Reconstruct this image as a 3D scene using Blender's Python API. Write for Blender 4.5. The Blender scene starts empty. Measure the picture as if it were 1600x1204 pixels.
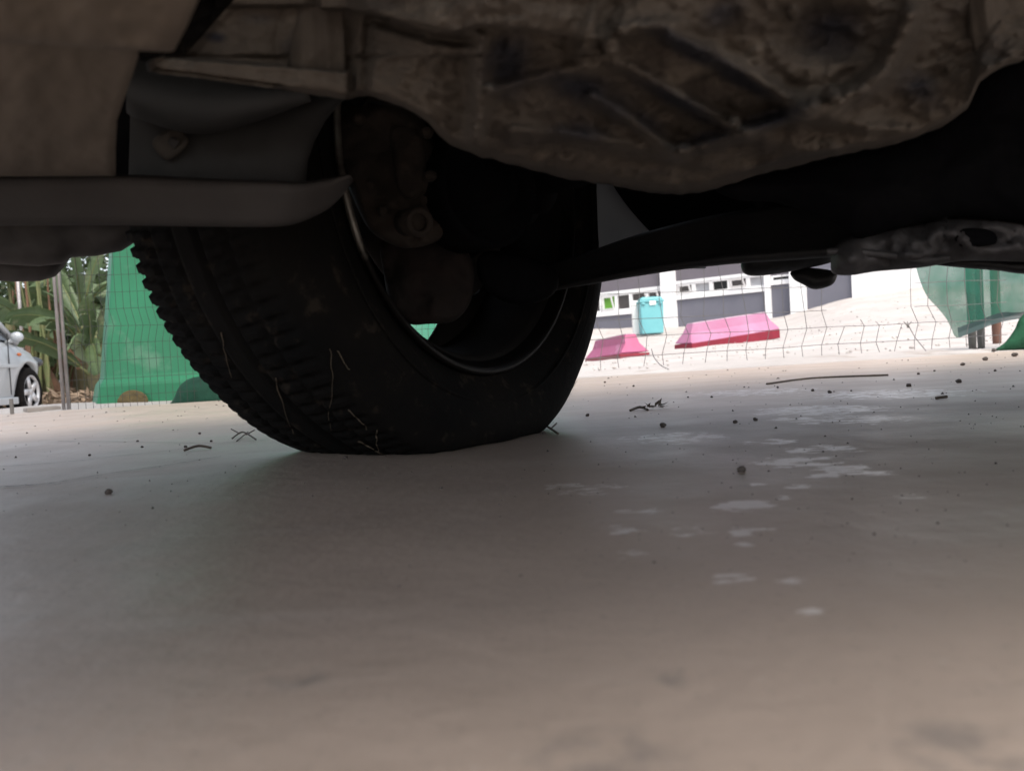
import bpy, bmesh, math, random
from mathutils import Vector, Matrix, noise as mnoise, geometry as mgeo
random.seed(7)
rad = math.radians
SC = bpy.context.scene
COL = SC.collection

# ------------------------------------------------------------------ camera
H = 0.084                      # lens height above the slab: the phone stands on the ground under a car
F = 1230.0                     # focal length in photograph pixels (1600 wide)
CX, CY, YH = 800.0, 602.0, 563.0
ROLL = rad(3.19)
PITCH = math.atan((CY - YH) * math.cos(ROLL) / F)
cp, sp, cr, sr = math.cos(PITCH), math.sin(PITCH), math.cos(ROLL), math.sin(ROLL)
right0, up0, fwd = Vector((1, 0, 0)), Vector((0, sp, cp)), Vector((0, cp, -sp))
rgt = right0 * cr - up0 * sr
upv = right0 * sr + up0 * cr
cam = bpy.data.cameras.new('camera')
cam.sensor_width = 36.0
cam.lens = 36.0 * F / 1600.0
cam.clip_start, cam.clip_end = 0.02, 500.0
cam.dof.use_dof = True
cam.dof.focus_distance = 1.15
cam.dof.aperture_fstop = 11.0
cam_o = bpy.data.objects.new('camera', cam)
COL.objects.link(cam_o)
cam_o.matrix_world = Matrix(((rgt.x, upv.x, -fwd.x, 0), (rgt.y, upv.y, -fwd.y, 0), (rgt.z, upv.z, -fwd.z, H), (0, 0, 0, 1)))
SC.camera = cam_o

# ------------------------------------------------------------------ light
SUN_EL, SUN_AZ = rad(56), rad(158)       # azimuth clockwise from +Y: behind the camera, to the right
world = bpy.data.worlds.new('World')
SC.world = world
world.use_nodes = True
wn = world.node_tree
sky = wn.nodes.new('ShaderNodeTexSky')
sky.sky_type = 'NISHITA'
sky.sun_disc = False
sky.sun_elevation, sky.sun_rotation = SUN_EL, SUN_AZ
sky.air_density, sky.dust_density, sky.ozone_density = 1.0, 3.0, 1.0
wn.nodes['Background'].inputs['Strength'].default_value = 0.15
hs = wn.nodes.new('ShaderNodeHueSaturation')          # hazy, nearly white sky
hs.inputs['Saturation'].default_value = .42
wn.links.new(sky.outputs['Color'], hs.inputs['Color'])
wn.links.new(hs.outputs['Color'], wn.nodes['Background'].inputs['Color'])
sl = bpy.data.lights.new('sun', 'SUN')
sl.energy, sl.angle, sl.color = 1.6, rad(28), (1.0, 0.93, 0.82)
so = bpy.data.objects.new('sun', sl)
COL.objects.link(so)
sdir = Vector((math.sin(SUN_AZ) * math.cos(SUN_EL), math.cos(SUN_AZ) * math.cos(SUN_EL), math.sin(SUN_EL)))
so.rotation_euler = sdir.to_track_quat('Z', 'Y').to_euler()
so.location = (3, -6, 9)
SC.view_settings.view_transform = 'Standard'
SC.view_settings.look = 'None'
SC.view_settings.gamma = 1.0
SC.view_settings.exposure = 1.0
SC.cycles.diffuse_bounces = 6
SC.cycles.max_bounces = 12

# ------------------------------------------------------------------ helpers
def ray(px, py):
    X2, Y2 = px - CX, CY - py
    X, Y = X2 * cr + Y2 * sr, -X2 * sr + Y2 * cr
    return Vector((X / F, cp + Y / F * sp, -sp + Y / F * cp))
def P(px, py, d):                       # point d metres away along the lens axis
    return Vector((0, 0, H)) + ray(px, py) * d
def Z(px, py, z):                       # point of a sight line at height z
    r = ray(px, py)
    return Vector((0, 0, H)) + r * ((z - H) / r.z)
def G(px, py, z=0.0):
    return Z(px, py, z)
def horizon(px):
    return YH + (CX - px) * math.tan(ROLL)
def lerp(a, b, t):
    return a + (b - a) * t
def interp(tab, x):
    if x <= tab[0][0]: return tab[0][1]
    for (x0, y0), (x1, y1) in zip(tab, tab[1:]):
        if x <= x1: return lerp(y0, y1, (x - x0) / (x1 - x0))
    return tab[-1][1]
def smooth(t):
    t = min(1, max(0, t)); return t * t * (3 - 2 * t)
def fbm(v, o=4):
    return mnoise.fractal(v, 1.0, 2.0, o)

class MB:
    def __init__(s): s.v, s.f = [], []
    def add(s, vs, fs):
        o = len(s.v); s.v += [Vector(q) for q in vs]; s.f += [[i + o for i in f] for f in fs]; return s
    def grid(s, rows, closed_u=False, closed_v=False):
        n, m = len(rows), len(rows[0]); fs = []
        for i in range(n if closed_v else n - 1):
            for j in range(m if closed_u else m - 1):
                a, b = i, (i + 1) % n; c, d = j, (j + 1) % m
                fs.append([a * m + c, a * m + d, b * m + d, b * m + c])
        return s.add([q for r in rows for q in r], fs)
    def box(s, lo, hi, M=None):
        x0, y0, z0 = lo; x1, y1, z1 = hi
        vs = [Vector(q) for q in ((x0, y0, z0), (x1, y0, z0), (x1, y1, z0), (x0, y1, z0), (x0, y0, z1), (x1, y0, z1), (x1, y1, z1), (x0, y1, z1))]
        if M: vs = [M @ q for q in vs]
        return s.add(vs, [[3, 2, 1, 0], [4, 5, 6, 7], [0, 1, 5, 4], [1, 2, 6, 5], [2, 3, 7, 6], [3, 0, 4, 7]])
    def tube(s, pts, r, n=8, cap=True):
        pts = [Vector(q) for q in pts]; rows = []
        rr = r if isinstance(r, (list, tuple)) else [r] * len(pts)
        ref = None
        for i, q in enumerate(pts):
            t = (pts[min(i + 1, len(pts) - 1)] - pts[max(i - 1, 0)]).normalized()
            if ref is None:
                ref = Vector((0, 0, 1)) if abs(t.z) < .9 else Vector((1, 0, 0))
            a = (ref - t * ref.dot(t)).normalized(); b = t.cross(a); ref = a
            rows.append([q + (a * math.cos(k * 2 * math.pi / n) + b * math.sin(k * 2 * math.pi / n)) * rr[i] for k in range(n)])
        o = len(s.v); s.grid(rows, closed_u=True)
        if cap:
            s.f.append([o + k for k in range(n)][::-1]); s.f.append([o + (len(pts) - 1) * n + k for k in range(n)])
        return s
    def lathe(s, prof, M, n=48, closed=False, a0=0, a1=2 * math.pi):
        full = abs(a1 - a0 - 2 * math.pi) < 1e-6
        rows = []
        for k in range(n if full else n + 1):
            a = a0 + (a1 - a0) * k / n
            rows.append([M @ Vector((o, r * math.cos(a), r * math.sin(a))) for o, r in prof])
        return s.grid(rows, closed_v=full, closed_u=closed)
    def ellipsoid(s, c, r, M=None, n=16, m=10):
        rows = []
        for i in range(m + 1):
            t = math.pi * i / m
            rows.append([Vector((r[0] * math.sin(t) * math.cos(2 * math.pi * j / n), r[1] * math.sin(t) * math.sin(2 * math.pi * j / n), r[2] * math.cos(t))) for j in range(n)])
        rows = [[Vector(c) + ((M @ q) if M else q) for q in r_] for r_ in rows]
        return s.grid(rows, closed_u=True)
    def build(s, name, m, parent=None, smooth_=False, bevel=0, attr=None):
        me = bpy.data.meshes.new(name)
        me.from_pydata([tuple(q) for q in s.v], [], s.f)
        bm = bmesh.new(); bm.from_mesh(me)
        if not attr: bmesh.ops.remove_doubles(bm, verts=bm.verts, dist=1e-6)
        bmesh.ops.recalc_face_normals(bm, faces=bm.faces); bm.to_mesh(me); bm.free()
        if attr:
            at = me.attributes.new('stain_shade', 'FLOAT', 'POINT')
            at.data.foreach_set('value', attr)
        if smooth_:
            me.polygons.foreach_set('use_smooth', [True] * len(me.polygons))
        me.materials.append(m)
        o = bpy.data.objects.new(name, me); COL.objects.link(o)
        if parent: o.parent = parent; o.matrix_parent_inverse = Matrix.Translation(parent.location).inverted() if parent.rotation_euler.z == 0 else parent_inv(parent)
        if bevel:
            b = o.modifiers.new('bevel', 'BEVEL'); b.width = bevel; b.segments = 2; b.limit_method = 'ANGLE'
        return o
def parent_inv(p):
    return (Matrix.Translation(p.location) @ Matrix.Rotation(p.rotation_euler.z, 4, 'Z')).inverted()
def tag(o, label, cat, group=None, kind=None):
    o['label'] = label; o['category'] = cat
    if group: o['group'] = group
    if kind: o['kind'] = kind
    return o
def thing(name, label, cat, loc=(0, 0, 0), rz=0, group=None):
    o = bpy.data.objects.new(name, None); COL.objects.link(o)
    o.location = loc; o.rotation_euler.z = rz; o.empty_display_size = .1
    return tag(o, label, cat, group)
def structure(o):
    o['kind'] = 'structure'; return o
def dup(root, loc=None, rz=None, label=None):
    r = root.copy(); COL.objects.link(r)
    if loc is not None: r.location = loc
    if rz is not None: r.rotation_euler.z = rz
    if label: r['label'] = label
    for ch in list(root.children):
        c = ch.copy(); COL.objects.link(c); c.parent = r
        for g in ch.children:
            d = g.copy(); COL.objects.link(d); d.parent = c
    return r

def smoothline(pts, n):                 # Catmull-Rom resampling of an open polyline
    out = []
    pts = [Vector(q) for q in pts]
    for i in range(len(pts) - 1):
        a, b, c, d = pts[max(i - 1, 0)], pts[i], pts[i + 1], pts[min(i + 2, len(pts) - 1)]
        for k in range(n):
            t = k / n
            out.append(.5 * ((2 * b) + (c - a) * t + (2 * a - 5 * b + 4 * c - d) * t * t + (3 * b - a - 3 * c + d) * t ** 3))
    return out + [pts[-1]]
def resample(poly, step):
    out = []
    for i in range(len(poly)):
        a, b = Vector(poly[i]), Vector(poly[(i + 1) % len(poly)])
        n = max(1, int((b - a).length / step))
        out += [a.lerp(b, k / n) for k in range(n)]
    return out
def bdist(p, pts):
    best = 1e9
    for i in range(len(pts)):
        a, b = pts[i], pts[(i + 1) % len(pts)]; d = b - a; l = d.length_squared
        t = min(1, max(0, (p - a).dot(d) / l)) if l else 0
        best = min(best, (p - a - d * t).length_squared)
    return math.sqrt(best)
def inside(p, pts):
    c = False; n = len(pts); j = n - 1
    for i in range(n):
        a, b = pts[i], pts[j]
        if (a.y > p.y) != (b.y > p.y) and p.x < (b.x - a.x) * (p.y - a.y) / (b.y - a.y) + a.x: c = not c
        j = i
    return c
def trimesh(poly, step):
    """triangles filling a traced outline: points, triangles, distance of each to the outline, number of outline points"""
    pts = resample(poly, step); n = len(pts); allp = list(pts)
    x0, x1 = min(q.x for q in pts), max(q.x for q in pts); y0, y1 = min(q.y for q in pts), max(q.y for q in pts)
    y, r = y0, 0
    while y < y1:
        x = x0 + (step / 2 if r % 2 else 0)
        while x < x1:
            q = Vector((x, y))
            if inside(q, pts) and bdist(q, pts) > step * .45: allp.append(q)
            x += step
        y += step * .866; r += 1
    for k in range(n):                                 # a close inner row keeps the rounded edge round
        a, b = pts[k - 1], pts[(k + 1) % n]; t = (b - a).normalized(); nn = Vector((-t.y, t.x))
        for sg in (1, -1):
            q = pts[k] + nn * sg * step * .22
            if inside(q, pts) and bdist(q, pts) > step * .18: allp.append(q); break
    vs, es, fs, ov, oe, of = mgeo.delaunay_2d_cdt(allp, [(i, (i + 1) % n) for i in range(n)], [list(range(n))], 1, 1e-5)
    idx = {}
    for i, o in enumerate(ov):
        for k in o:
            if k < n: idx[k] = i
    order = [idx[k] for k in range(n)]
    return vs, [list(f) for f in fs], [bdist(q, pts) for q in vs], order
def cushion(poly, d, thick, puff, rough=.0015, step=9, rings=9, centre=None, depth=None, seed=0, edge_w=None, soft=True):
    """a closed lumpy casting: a traced outline standing d metres away, bulging towards us by puff and thick metres deep"""
    if soft:
        L = smoothline([(a, b, 0) for a, b in [poly[-1]] + list(poly) + [poly[0], poly[1]]], 6); poly = [(q.x, q.y) for q in L[6:-6][:-1]]
    vs, fs, ds, order = trimesh(poly, step)
    Dm = edge_w or max(ds) * .95
    mb = MB(); c = sum(vs, Vector((0, 0))) / len(vs)
    front = []
    for q, dd in zip(vs, ds):
        u = min(1, dd / Dm); h_ = puff * math.sqrt(max(0, 1 - (1 - u) ** 2))
        nn = fbm(Vector((q.x * .02, q.y * .02, seed + 3.1))) * rough * 3 + fbm(Vector((q.x * .07, q.y * .07, seed))) * rough
        front.append(P(q.x, q.y, (depth(q.x, q.y) if depth else d) - h_ + nn * (.3 + .7 * u)))
    mb.add(front, fs); m = len(order); o1 = len(mb.v)
    mb.v += [P(vs[k].x, vs[k].y, d + thick * .55) for k in order] + [P(*(c + (vs[k] - c) * .9), d + thick) for k in order]
    for k in range(m):
        k2 = (k + 1) % m
        mb.f += [[order[k], order[k2], o1 + k2, o1 + k], [o1 + k, o1 + k2, o1 + m + k2, o1 + m + k]]
    mb.f.append([o1 + m + k for k in range(m)])
    return mb

# ------------------------------------------------------------------ materials
def mat(name, c1, c2=None, scale=8.0, rough=.8, bump=0.0, bscale=None, metal=0.0, detail=6.0, stain_shade=None, coord='Object', lo=.35, hi=.65, c3=None, s3=40.0, spec=.4, stretch=None, rough2=None):
    m = bpy.data.materials.new(name); m.use_nodes = True
    nt = m.node_tree; b = nt.nodes['Principled BSDF']
    b.inputs['Roughness'].default_value = rough; b.inputs['Metallic'].default_value = metal
    b.inputs['Specular IOR Level'].default_value = spec
    tc = nt.nodes.new('ShaderNodeTexCoord'); vec = tc.outputs[coord]
    if stretch:
        mp = nt.nodes.new('ShaderNodeMapping'); mp.inputs['Scale'].default_value = stretch[:3]
        if len(stretch) > 3: mp.inputs['Rotation'].default_value[2] = stretch[3]
        nt.links.new(vec, mp.inputs['Vector']); vec = mp.outputs[0]
    def noise(s, dt=detail):
        n = nt.nodes.new('ShaderNodeTexNoise'); n.inputs['Scale'].default_value = s; n.inputs['Detail'].default_value = dt
        n.inputs['Roughness'].default_value = .6
        nt.links.new(vec, n.inputs['Vector']); return n.outputs['Fac']
    def ramp(f, a, bb):
        r = nt.nodes.new('ShaderNodeMapRange'); r.inputs['From Min'].default_value = a; r.inputs['From Max'].default_value = bb
        nt.links.new(f, r.inputs['Value']); return r.outputs[0]
    def mix(f, a, bb):
        x = nt.nodes.new('ShaderNodeMix'); x.data_type = 'RGBA'
        nt.links.new(f, x.inputs[0])
        for i, q in ((6, a), (7, bb)):
            if isinstance(q, tuple): x.inputs[i].default_value = (*q, 1)
            else: nt.links.new(q, x.inputs[i])
        return x.outputs[2]
    def math_(op, a, bb):
        x = nt.nodes.new('ShaderNodeMath'); x.operation = op
        for i, q in ((0, a), (1, bb)):
            if isinstance(q, (int, float)): x.inputs[i].default_value = q
            else: nt.links.new(q, x.inputs[i])
        return x.outputs[0]
    col = c1
    if c2: col = mix(ramp(noise(scale), lo, hi), c1, c2)
    if c3: col = mix(ramp(noise(s3), .58, .68), col, c3)
    if stain_shade:
        at = nt.nodes.new('ShaderNodeAttribute'); at.attribute_name = 'stain_shade'
        f = math_('ADD', at.outputs['Fac'], math_('MULTIPLY', math_('SUBTRACT', noise(38), .5), 1.1))
        col = mix(ramp(f, .25, .95), col, stain_shade)
    if isinstance(col, tuple): b.inputs['Base Color'].default_value = (*col, 1)
    else: nt.links.new(col, b.inputs['Base Color'])
    if rough2 is not None:
        r = nt.nodes.new('ShaderNodeMapRange'); r.inputs['From Min'].default_value = lo; r.inputs['From Max'].default_value = hi
        r.inputs['To Min'].default_value = rough; r.inputs['To Max'].default_value = rough2
        nt.links.new(noise(scale * 1.7), r.inputs['Value']); nt.links.new(r.outputs[0], b.inputs['Roughness'])
    if bump:
        bp = nt.nodes.new('ShaderNodeBump'); bp.inputs['Strength'].default_value = 1.0; bp.inputs['Distance'].default_value = bump
        nt.links.new(noise(bscale or scale * 3, 8), bp.inputs['Height']); nt.links.new(bp.outputs[0], b.inputs['Normal'])
    m['b'] = 1
    return m
M = {}
M['mud'] = mat('dried_mud', (.098, .081, .065), (.064, .053, .044), 11, .95, .003, 60, stain_shade=(.021, .022, .030), c3=(.128, .108, .088), s3=20)
M['mud_plate'] = mat('dusty_tray', (.15, .125, .10), (.115, .095, .076), 9, .9, .0008, 60, c3=(.10, .08, .065), s3=6)
M['dark_plastic'] = mat('dusty_black_plastic', (.044, .039, .037), (.031, .028, .027), 14, .75, .0006, 70, c3=(.06, .051, .045), s3=9)
M['grey_liner'] = mat('grey_liner', (.05, .05, .05), (.036, .036, .036), 10, .8, .0006, 50)
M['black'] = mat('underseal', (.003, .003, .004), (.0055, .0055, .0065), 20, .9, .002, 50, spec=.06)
M['arm'] = mat('oily_steel', (.010, .010, .012), (.02, .02, .021), 16, .55, .0012, 70)
M['rust'] = mat('rusty_cast_iron', (.036, .027, .021), (.023, .0185, .0155), 30, .9, .0025, 90, c3=(.05, .037, .029), s3=25)
M['redrust'] = mat('red_rust', (.016, .0095, .008), (.010, .0075, .0065), 30, .9, .002, 90)
M['shield'] = mat('dull_aluminium_shield', (.085, .08, .083), (.034, .032, .034), 14, .6, .004, 34, metal=.3, c3=(.02, .018, .02), s3=11, spec=.5)
M['tyre'] = mat('worn_rubber', (.0058, .0058, .006), (.0095, .0085, .0078), 12, .9, .0008, 140, c3=(.026, .021, .017), s3=48, spec=.08)
M['rim'] = mat('dirty_rim', (.014, .013, .0125), (.009, .0085, .008), 24, .9, .0006, 80, spec=.08)
M['rimlip'] = mat('bare_rim_lip', (.24, .225, .2), (.05, .045, .04), 9, .4, .0003, 120, metal=.5, lo=.42, hi=.6, stain_shade=(.009, .008, .0075), spec=.1)  # the near-black tone is shade painted onto the lip
M['carpaint'] = mat('grey_car_paint', (.32, .33, .34), None, rough=.3, metal=.4)
M['silver'] = mat('silver_paint', (.40, .43, .45), (.38, .405, .43), 2, .3, metal=.3)
M['carglass'] = mat('car_glass', (.03, .035, .04), None, rough=.05, spec=.8)
M['alloy'] = mat('alloy_wheel', (.5, .5, .51), None, rough=.35, metal=.5)
M['darkcar'] = mat('black_trim', (.02, .02, .021), None, rough=.7)
M['lamp_red'] = mat('marker_lens', (.45, .12, .03), None, rough=.2)

def slab_material():
    m = bpy.data.materials.new('smooth_concrete'); m.use_nodes = True
    nt = m.node_tree; b = nt.nodes['Principled BSDF']; L = nt.links.new
    tc = nt.nodes.new('ShaderNodeTexCoord'); ob = tc.outputs['Object']
    def noise(s, dt=6, scl=None, rot=0, off=(0, 0, 0)):
        v = ob
        if scl:
            mp = nt.nodes.new('ShaderNodeMapping'); mp.inputs['Scale'].default_value = scl; mp.inputs['Rotation'].default_value[2] = rot
            mp.inputs['Location'].default_value = off
            L(ob, mp.inputs['Vector']); v = mp.outputs[0]
        n = nt.nodes.new('ShaderNodeTexNoise'); n.inputs['Scale'].default_value = s; n.inputs['Detail'].default_value = dt
        n.inputs['Roughness'].default_value = .6; L(v, n.inputs['Vector']); return n.outputs['Fac']
    def rng(f, a, bb, c=0, d=1, st=False):
        r = nt.nodes.new('ShaderNodeMapRange'); r.inputs['From Min'].default_value = a; r.inputs['From Max'].default_value = bb
        r.inputs['To Min'].default_value = c; r.inputs['To Max'].default_value = d
        if st: r.interpolation_type = 'SMOOTHSTEP'
        L(f, r.inputs['Value']); return r.outputs[0]
    def mix(f, a, bb):
        x = nt.nodes.new('ShaderNodeMix'); x.data_type = 'RGBA'
        if isinstance(f, float): x.inputs[0].default_value = f
        else: L(f, x.inputs[0])
        for i, q in ((6, a), (7, bb)):
            if isinstance(q, tuple): x.inputs[i].default_value = (*q, 1)
            else: L(q, x.inputs[i])
        return x.outputs[2]
    def mth(op, a, bb):
        x = nt.nodes.new('ShaderNodeMath'); x.operation = op
        for i, q in ((0, a), (1, bb)):
            if isinstance(q, (int, float)): x.inputs[i].default_value = q
            else: L(q, x.inputs[i])
        return x.outputs[0]
    def spot(c, r):
        d = nt.nodes.new('ShaderNodeVectorMath'); d.operation = 'DISTANCE'; L(ob, d.inputs[0]); d.inputs[1].default_value = c
        return rng(d.outputs['Value'], r * .35, r, 1, 0, True)
    col = mix(rng(noise(1.6), .35, .65), (.485, .39, .33), (.44, .352, .296))
    col = mix(rng(noise(9), .45, .75), col, (.395, .318, .268))
    col = mix(rng(noise(3, 5, (1, 7, 1), rad(-14)), .55, .7), col, (.495, .412, .36))        # trowel streaks
    col = mix(rng(noise(60, 4), .66, .74, 0, .5), col, (.26, .23, .2))                      # fine dirt
    col = mix(rng(noise(260, 3), .6, .72, 0, .45), col, (.2, .175, .15))                     # grit
    col = mix(rng(noise(190, 3, None, 0), .66, .74, 0, .35), col, (.6, .55, .5))
    for c, r in (((G(470, 1055)), .009), ((G(1500, 1172)), .014), ((G(950, 1190)), .016), ((G(410, 1062)), .004), ((G(1062, 1060)), .006), ((G(606, 936)), .006)):
        col = mix(mth('MULTIPLY', mth('MULTIPLY', spot(c, r * 1.3), rng(noise(75, 5), .42, .6)), .5), col, (.17, .16, .155))
    # pale, smoother patches around the right-hand side
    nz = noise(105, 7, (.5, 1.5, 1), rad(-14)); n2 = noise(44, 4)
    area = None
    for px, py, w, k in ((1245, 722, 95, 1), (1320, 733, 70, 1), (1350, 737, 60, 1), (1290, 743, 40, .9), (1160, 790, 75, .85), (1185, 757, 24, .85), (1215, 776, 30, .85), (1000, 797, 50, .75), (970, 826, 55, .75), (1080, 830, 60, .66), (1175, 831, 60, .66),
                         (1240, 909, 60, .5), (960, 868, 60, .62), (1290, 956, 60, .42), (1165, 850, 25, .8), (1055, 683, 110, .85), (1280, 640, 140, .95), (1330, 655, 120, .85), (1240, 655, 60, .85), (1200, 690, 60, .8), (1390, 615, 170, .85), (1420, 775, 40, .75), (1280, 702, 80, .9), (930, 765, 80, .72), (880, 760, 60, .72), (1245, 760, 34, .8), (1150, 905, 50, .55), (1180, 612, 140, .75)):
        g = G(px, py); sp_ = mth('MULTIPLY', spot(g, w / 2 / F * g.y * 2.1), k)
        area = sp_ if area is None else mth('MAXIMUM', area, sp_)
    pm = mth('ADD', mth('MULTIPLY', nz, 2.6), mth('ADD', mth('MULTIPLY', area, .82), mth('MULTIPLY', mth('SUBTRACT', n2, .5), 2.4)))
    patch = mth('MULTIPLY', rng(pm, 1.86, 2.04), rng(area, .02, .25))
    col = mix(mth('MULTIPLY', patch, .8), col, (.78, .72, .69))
    L(col, b.inputs['Base Color'])
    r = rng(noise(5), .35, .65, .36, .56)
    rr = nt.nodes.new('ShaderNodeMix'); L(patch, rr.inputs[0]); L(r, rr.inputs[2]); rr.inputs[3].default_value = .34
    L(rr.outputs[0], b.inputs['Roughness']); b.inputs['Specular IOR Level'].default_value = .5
    bp = nt.nodes.new('ShaderNodeBump'); bp.inputs['Distance'].default_value = .0012; bp.inputs['Strength'].default_value = .8
    L(mth('ADD', noise(70, 6), mth('MULTIPLY', noise(14, 3), 1.5)), bp.inputs['Height']); L(bp.outputs[0], b.inputs['Normal'])
    return m
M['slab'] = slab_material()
M['slabedge'] = mat('slab_edge', (.4, .37, .34), (.3, .27, .25), 9, .9, .003, 60)
M['joint'] = mat('dirt_filled_crack', (.07, .06, .055), (.16, .14, .12), 30, .95, .002, 90)
M['earth'] = mat('pale_gravelly_earth', (.50, .465, .445), (.42, .385, .37), .9, .95, .02, 9, c3=(.36, .31, .28), s3=3.2)
M['greenbar'] = mat('green_plastic', (.026, .20, .098), (.022, .165, .08), 3, .5, .0006, 30, c3=(.085, .22, .135), s3=4.5, spec=.4)
M['greencloth'] = mat('dark_green_cloth', (.008, .055, .032), (.006, .04, .024), 12, .9, .004, 50)
M['soilplug'] = mat('packed_soil', (.15, .115, .05), (.09, .07, .035), 40, .95, .004, 90)
M['wire'] = mat('grey_wire', (.11, .11, .12), (.16, .15, .14), 9, .6, metal=.2)
M['finewire'] = mat('dark_thin_wire', (.03, .035, .035), (.05, .05, .045), 9, .7)
M['post'] = mat('galvanised_post', (.42, .40, .40), (.30, .28, .28), 12, .5, metal=.5)
M['woodpost'] = mat('weathered_post', (.17, .16, .15), (.10, .095, .09), 9, .95, .003, 40, stretch=(1, 1, .15))
M['redpost'] = mat('brown_post', (.20, .10, .075), (.12, .065, .05), 9, .95, .003, 40, stretch=(1, 1, .15))
M['plank'] = mat('grey_plank', (.34, .31, .28), (.24, .21, .19), 8, .9, .003, 40)
M['pinkbar'] = mat('sunfaded_red_plastic', (.38, .14, .24), (.39, .19, .30), 1.6, .6, c3=(.48, .31, .41), s3=2.2)
M['crimsonbar'] = mat('red_pink_plastic', (.34, .065, .14), (.36, .09, .19), 1.6, .6, c3=(.45, .22, .32), s3=2.2)
M['redbar'] = mat('red_plastic_base', (.22, .012, .03), (.17, .01, .024), 3, .5)
M['palebar'] = mat('bleached_plastic', (.6, .45, .53), (.55, .38, .48), 2, .6)
M['bin'] = mat('turquoise_plastic', (.155, .42, .45), (.135, .385, .42), 2, .5)
M['white_plastic'] = mat('white_plastic', (.8, .8, .78), None, rough=.5)
M['wall'] = mat('lilac_render', (.15, .135, .155), (.135, .122, .14), 1.2, .9)
M['slate'] = mat('slate_panel', (.15, .15, .18), (.135, .135, .165), 1.0, .7)
M['whitepaint'] = mat('white_paint', (.8, .8, .8), (.76, .75, .76), 1.5, .7)
M['pane'] = mat('window_glass', (.05, .042, .042), (.075, .065, .065), .8, .15, spec=.6)
M['pane_dark'] = mat('open_dark_window', (.012, .012, .012), None, rough=.3)
M['pane_pale'] = mat('blind_behind_glass', (.42, .42, .44), (.35, .35, .37), 2, .4)
M['pane_green'] = mat('green_tinted_glass', (.16, .38, .05), (.10, .26, .04), 1.2, .2)
M['bark'] = mat('banana_stem', (.13, .10, .06), (.09, .10, .045), 6, .9, .006, 20, stretch=(1, 1, .2))
M['stalk'] = mat('green_stalk', (.10, .14, .05), (.16, .15, .07), 6, .7)
M['drystem'] = mat('dead_banana_leaf', (.17, .09, .055), (.10, .06, .04), 5, .95)
def leafmat(name, c1, c2, c3):
    m = mat(name, c1, c2, 1.6, .5, c3=c3, s3=3)
    nt = m.node_tree; b = nt.nodes['Principled BSDF']; out = nt.nodes['Material Output']
    t = nt.nodes.new('ShaderNodeBsdfTranslucent'); ms = nt.nodes.new('ShaderNodeMixShader'); ms.inputs[0].default_value = .3
    lk = b.inputs['Base Color'].links[0].from_socket
    nt.links.new(lk, t.inputs['Color']); nt.links.new(b.outputs[0], ms.inputs[1]); nt.links.new(t.outputs[0], ms.inputs[2]); nt.links.new(ms.outputs[0], out.inputs['Surface'])
    return m
M['leaf'] = leafmat('banana_leaf', (.095, .135, .062), (.058, .095, .04), (.18, .185, .11))
M['leafpale'] = leafmat('pale_banana_leaf', (.17, .22, .13), (.12, .18, .085), (.28, .29, .17))
M['leaf2'] = leafmat('shrub_leaf', (.055, .085, .032), (.035, .06, .022), (.12, .10, .06))
M['litter'] = mat('dry_leaf_litter', (.22, .16, .11), (.13, .09, .06), 5, .95)
M['pebble'] = mat('dark_pebble', (.07, .06, .055), (.12, .10, .09), 60, .9)
M['twig'] = mat('dry_twig', (.13, .105, .085), (.08, .065, .055), 30, .9)
M['straw'] = mat('pale_dry_grass', (.11, .085, .06), (.07, .055, .04), 20, .9)
def netmat(name, col, op):
    m = bpy.data.materials.new(name); m.use_nodes = True; nt = m.node_tree
    b = nt.nodes['Principled BSDF']; out = nt.nodes['Material Output']
    b.inputs['Roughness'].default_value = .85
    tc = nt.nodes.new('ShaderNodeTexCoord'); n = nt.nodes.new('ShaderNodeTexNoise'); n.inputs['Scale'].default_value = 7; n.inputs['Detail'].default_value = 6
    nt.links.new(tc.outputs['Object'], n.inputs['Vector'])
    x = nt.nodes.new('ShaderNodeMix'); x.data_type = 'RGBA'; nt.links.new(n.outputs['Fac'], x.inputs[0])
    x.inputs[6].default_value = (*col, 1); x.inputs[7].default_value = (*[min(1, q * 1.5 + .02) for q in col], 1)
    nt.links.new(x.outputs[2], b.inputs['Base Color'])
    t = nt.nodes.new('ShaderNodeBsdfTranslucent'); nt.links.new(x.outputs[2], t.inputs['Color'])
    m0 = nt.nodes.new('ShaderNodeMixShader'); m0.inputs[0].default_value = .5
    nt.links.new(b.outputs[0], m0.inputs[1]); nt.links.new(t.outputs[0], m0.inputs[2])
    tr = nt.nodes.new('ShaderNodeBsdfTransparent'); ms = nt.nodes.new('ShaderNodeMixShader')
    r = nt.nodes.new('ShaderNodeMapRange'); r.inputs['From Min'].default_value = .3; r.inputs['From Max'].default_value = .7
    r.inputs['To Min'].default_value = op - .12; r.inputs['To Max'].default_value = op + .12
    nt.links.new(n.outputs['Fac'], r.inputs['Value']); nt.links.new(r.outputs[0], ms.inputs[0])
    nt.links.new(tr.outputs[0], ms.inputs[1]); nt.links.new(m0.outputs[0], ms.inputs[2]); nt.links.new(ms.outputs[0], out.inputs['Surface'])
    return m
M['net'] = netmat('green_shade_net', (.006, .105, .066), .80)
M['sunlitNet'] = netmat('sunlit_green_net', (.05, .34, .20), .85)  # lighter copy of the net, sunlight put into its colour
M['hem'] = netmat('folded_net_hem', (.05, .08, .085), .85)

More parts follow.
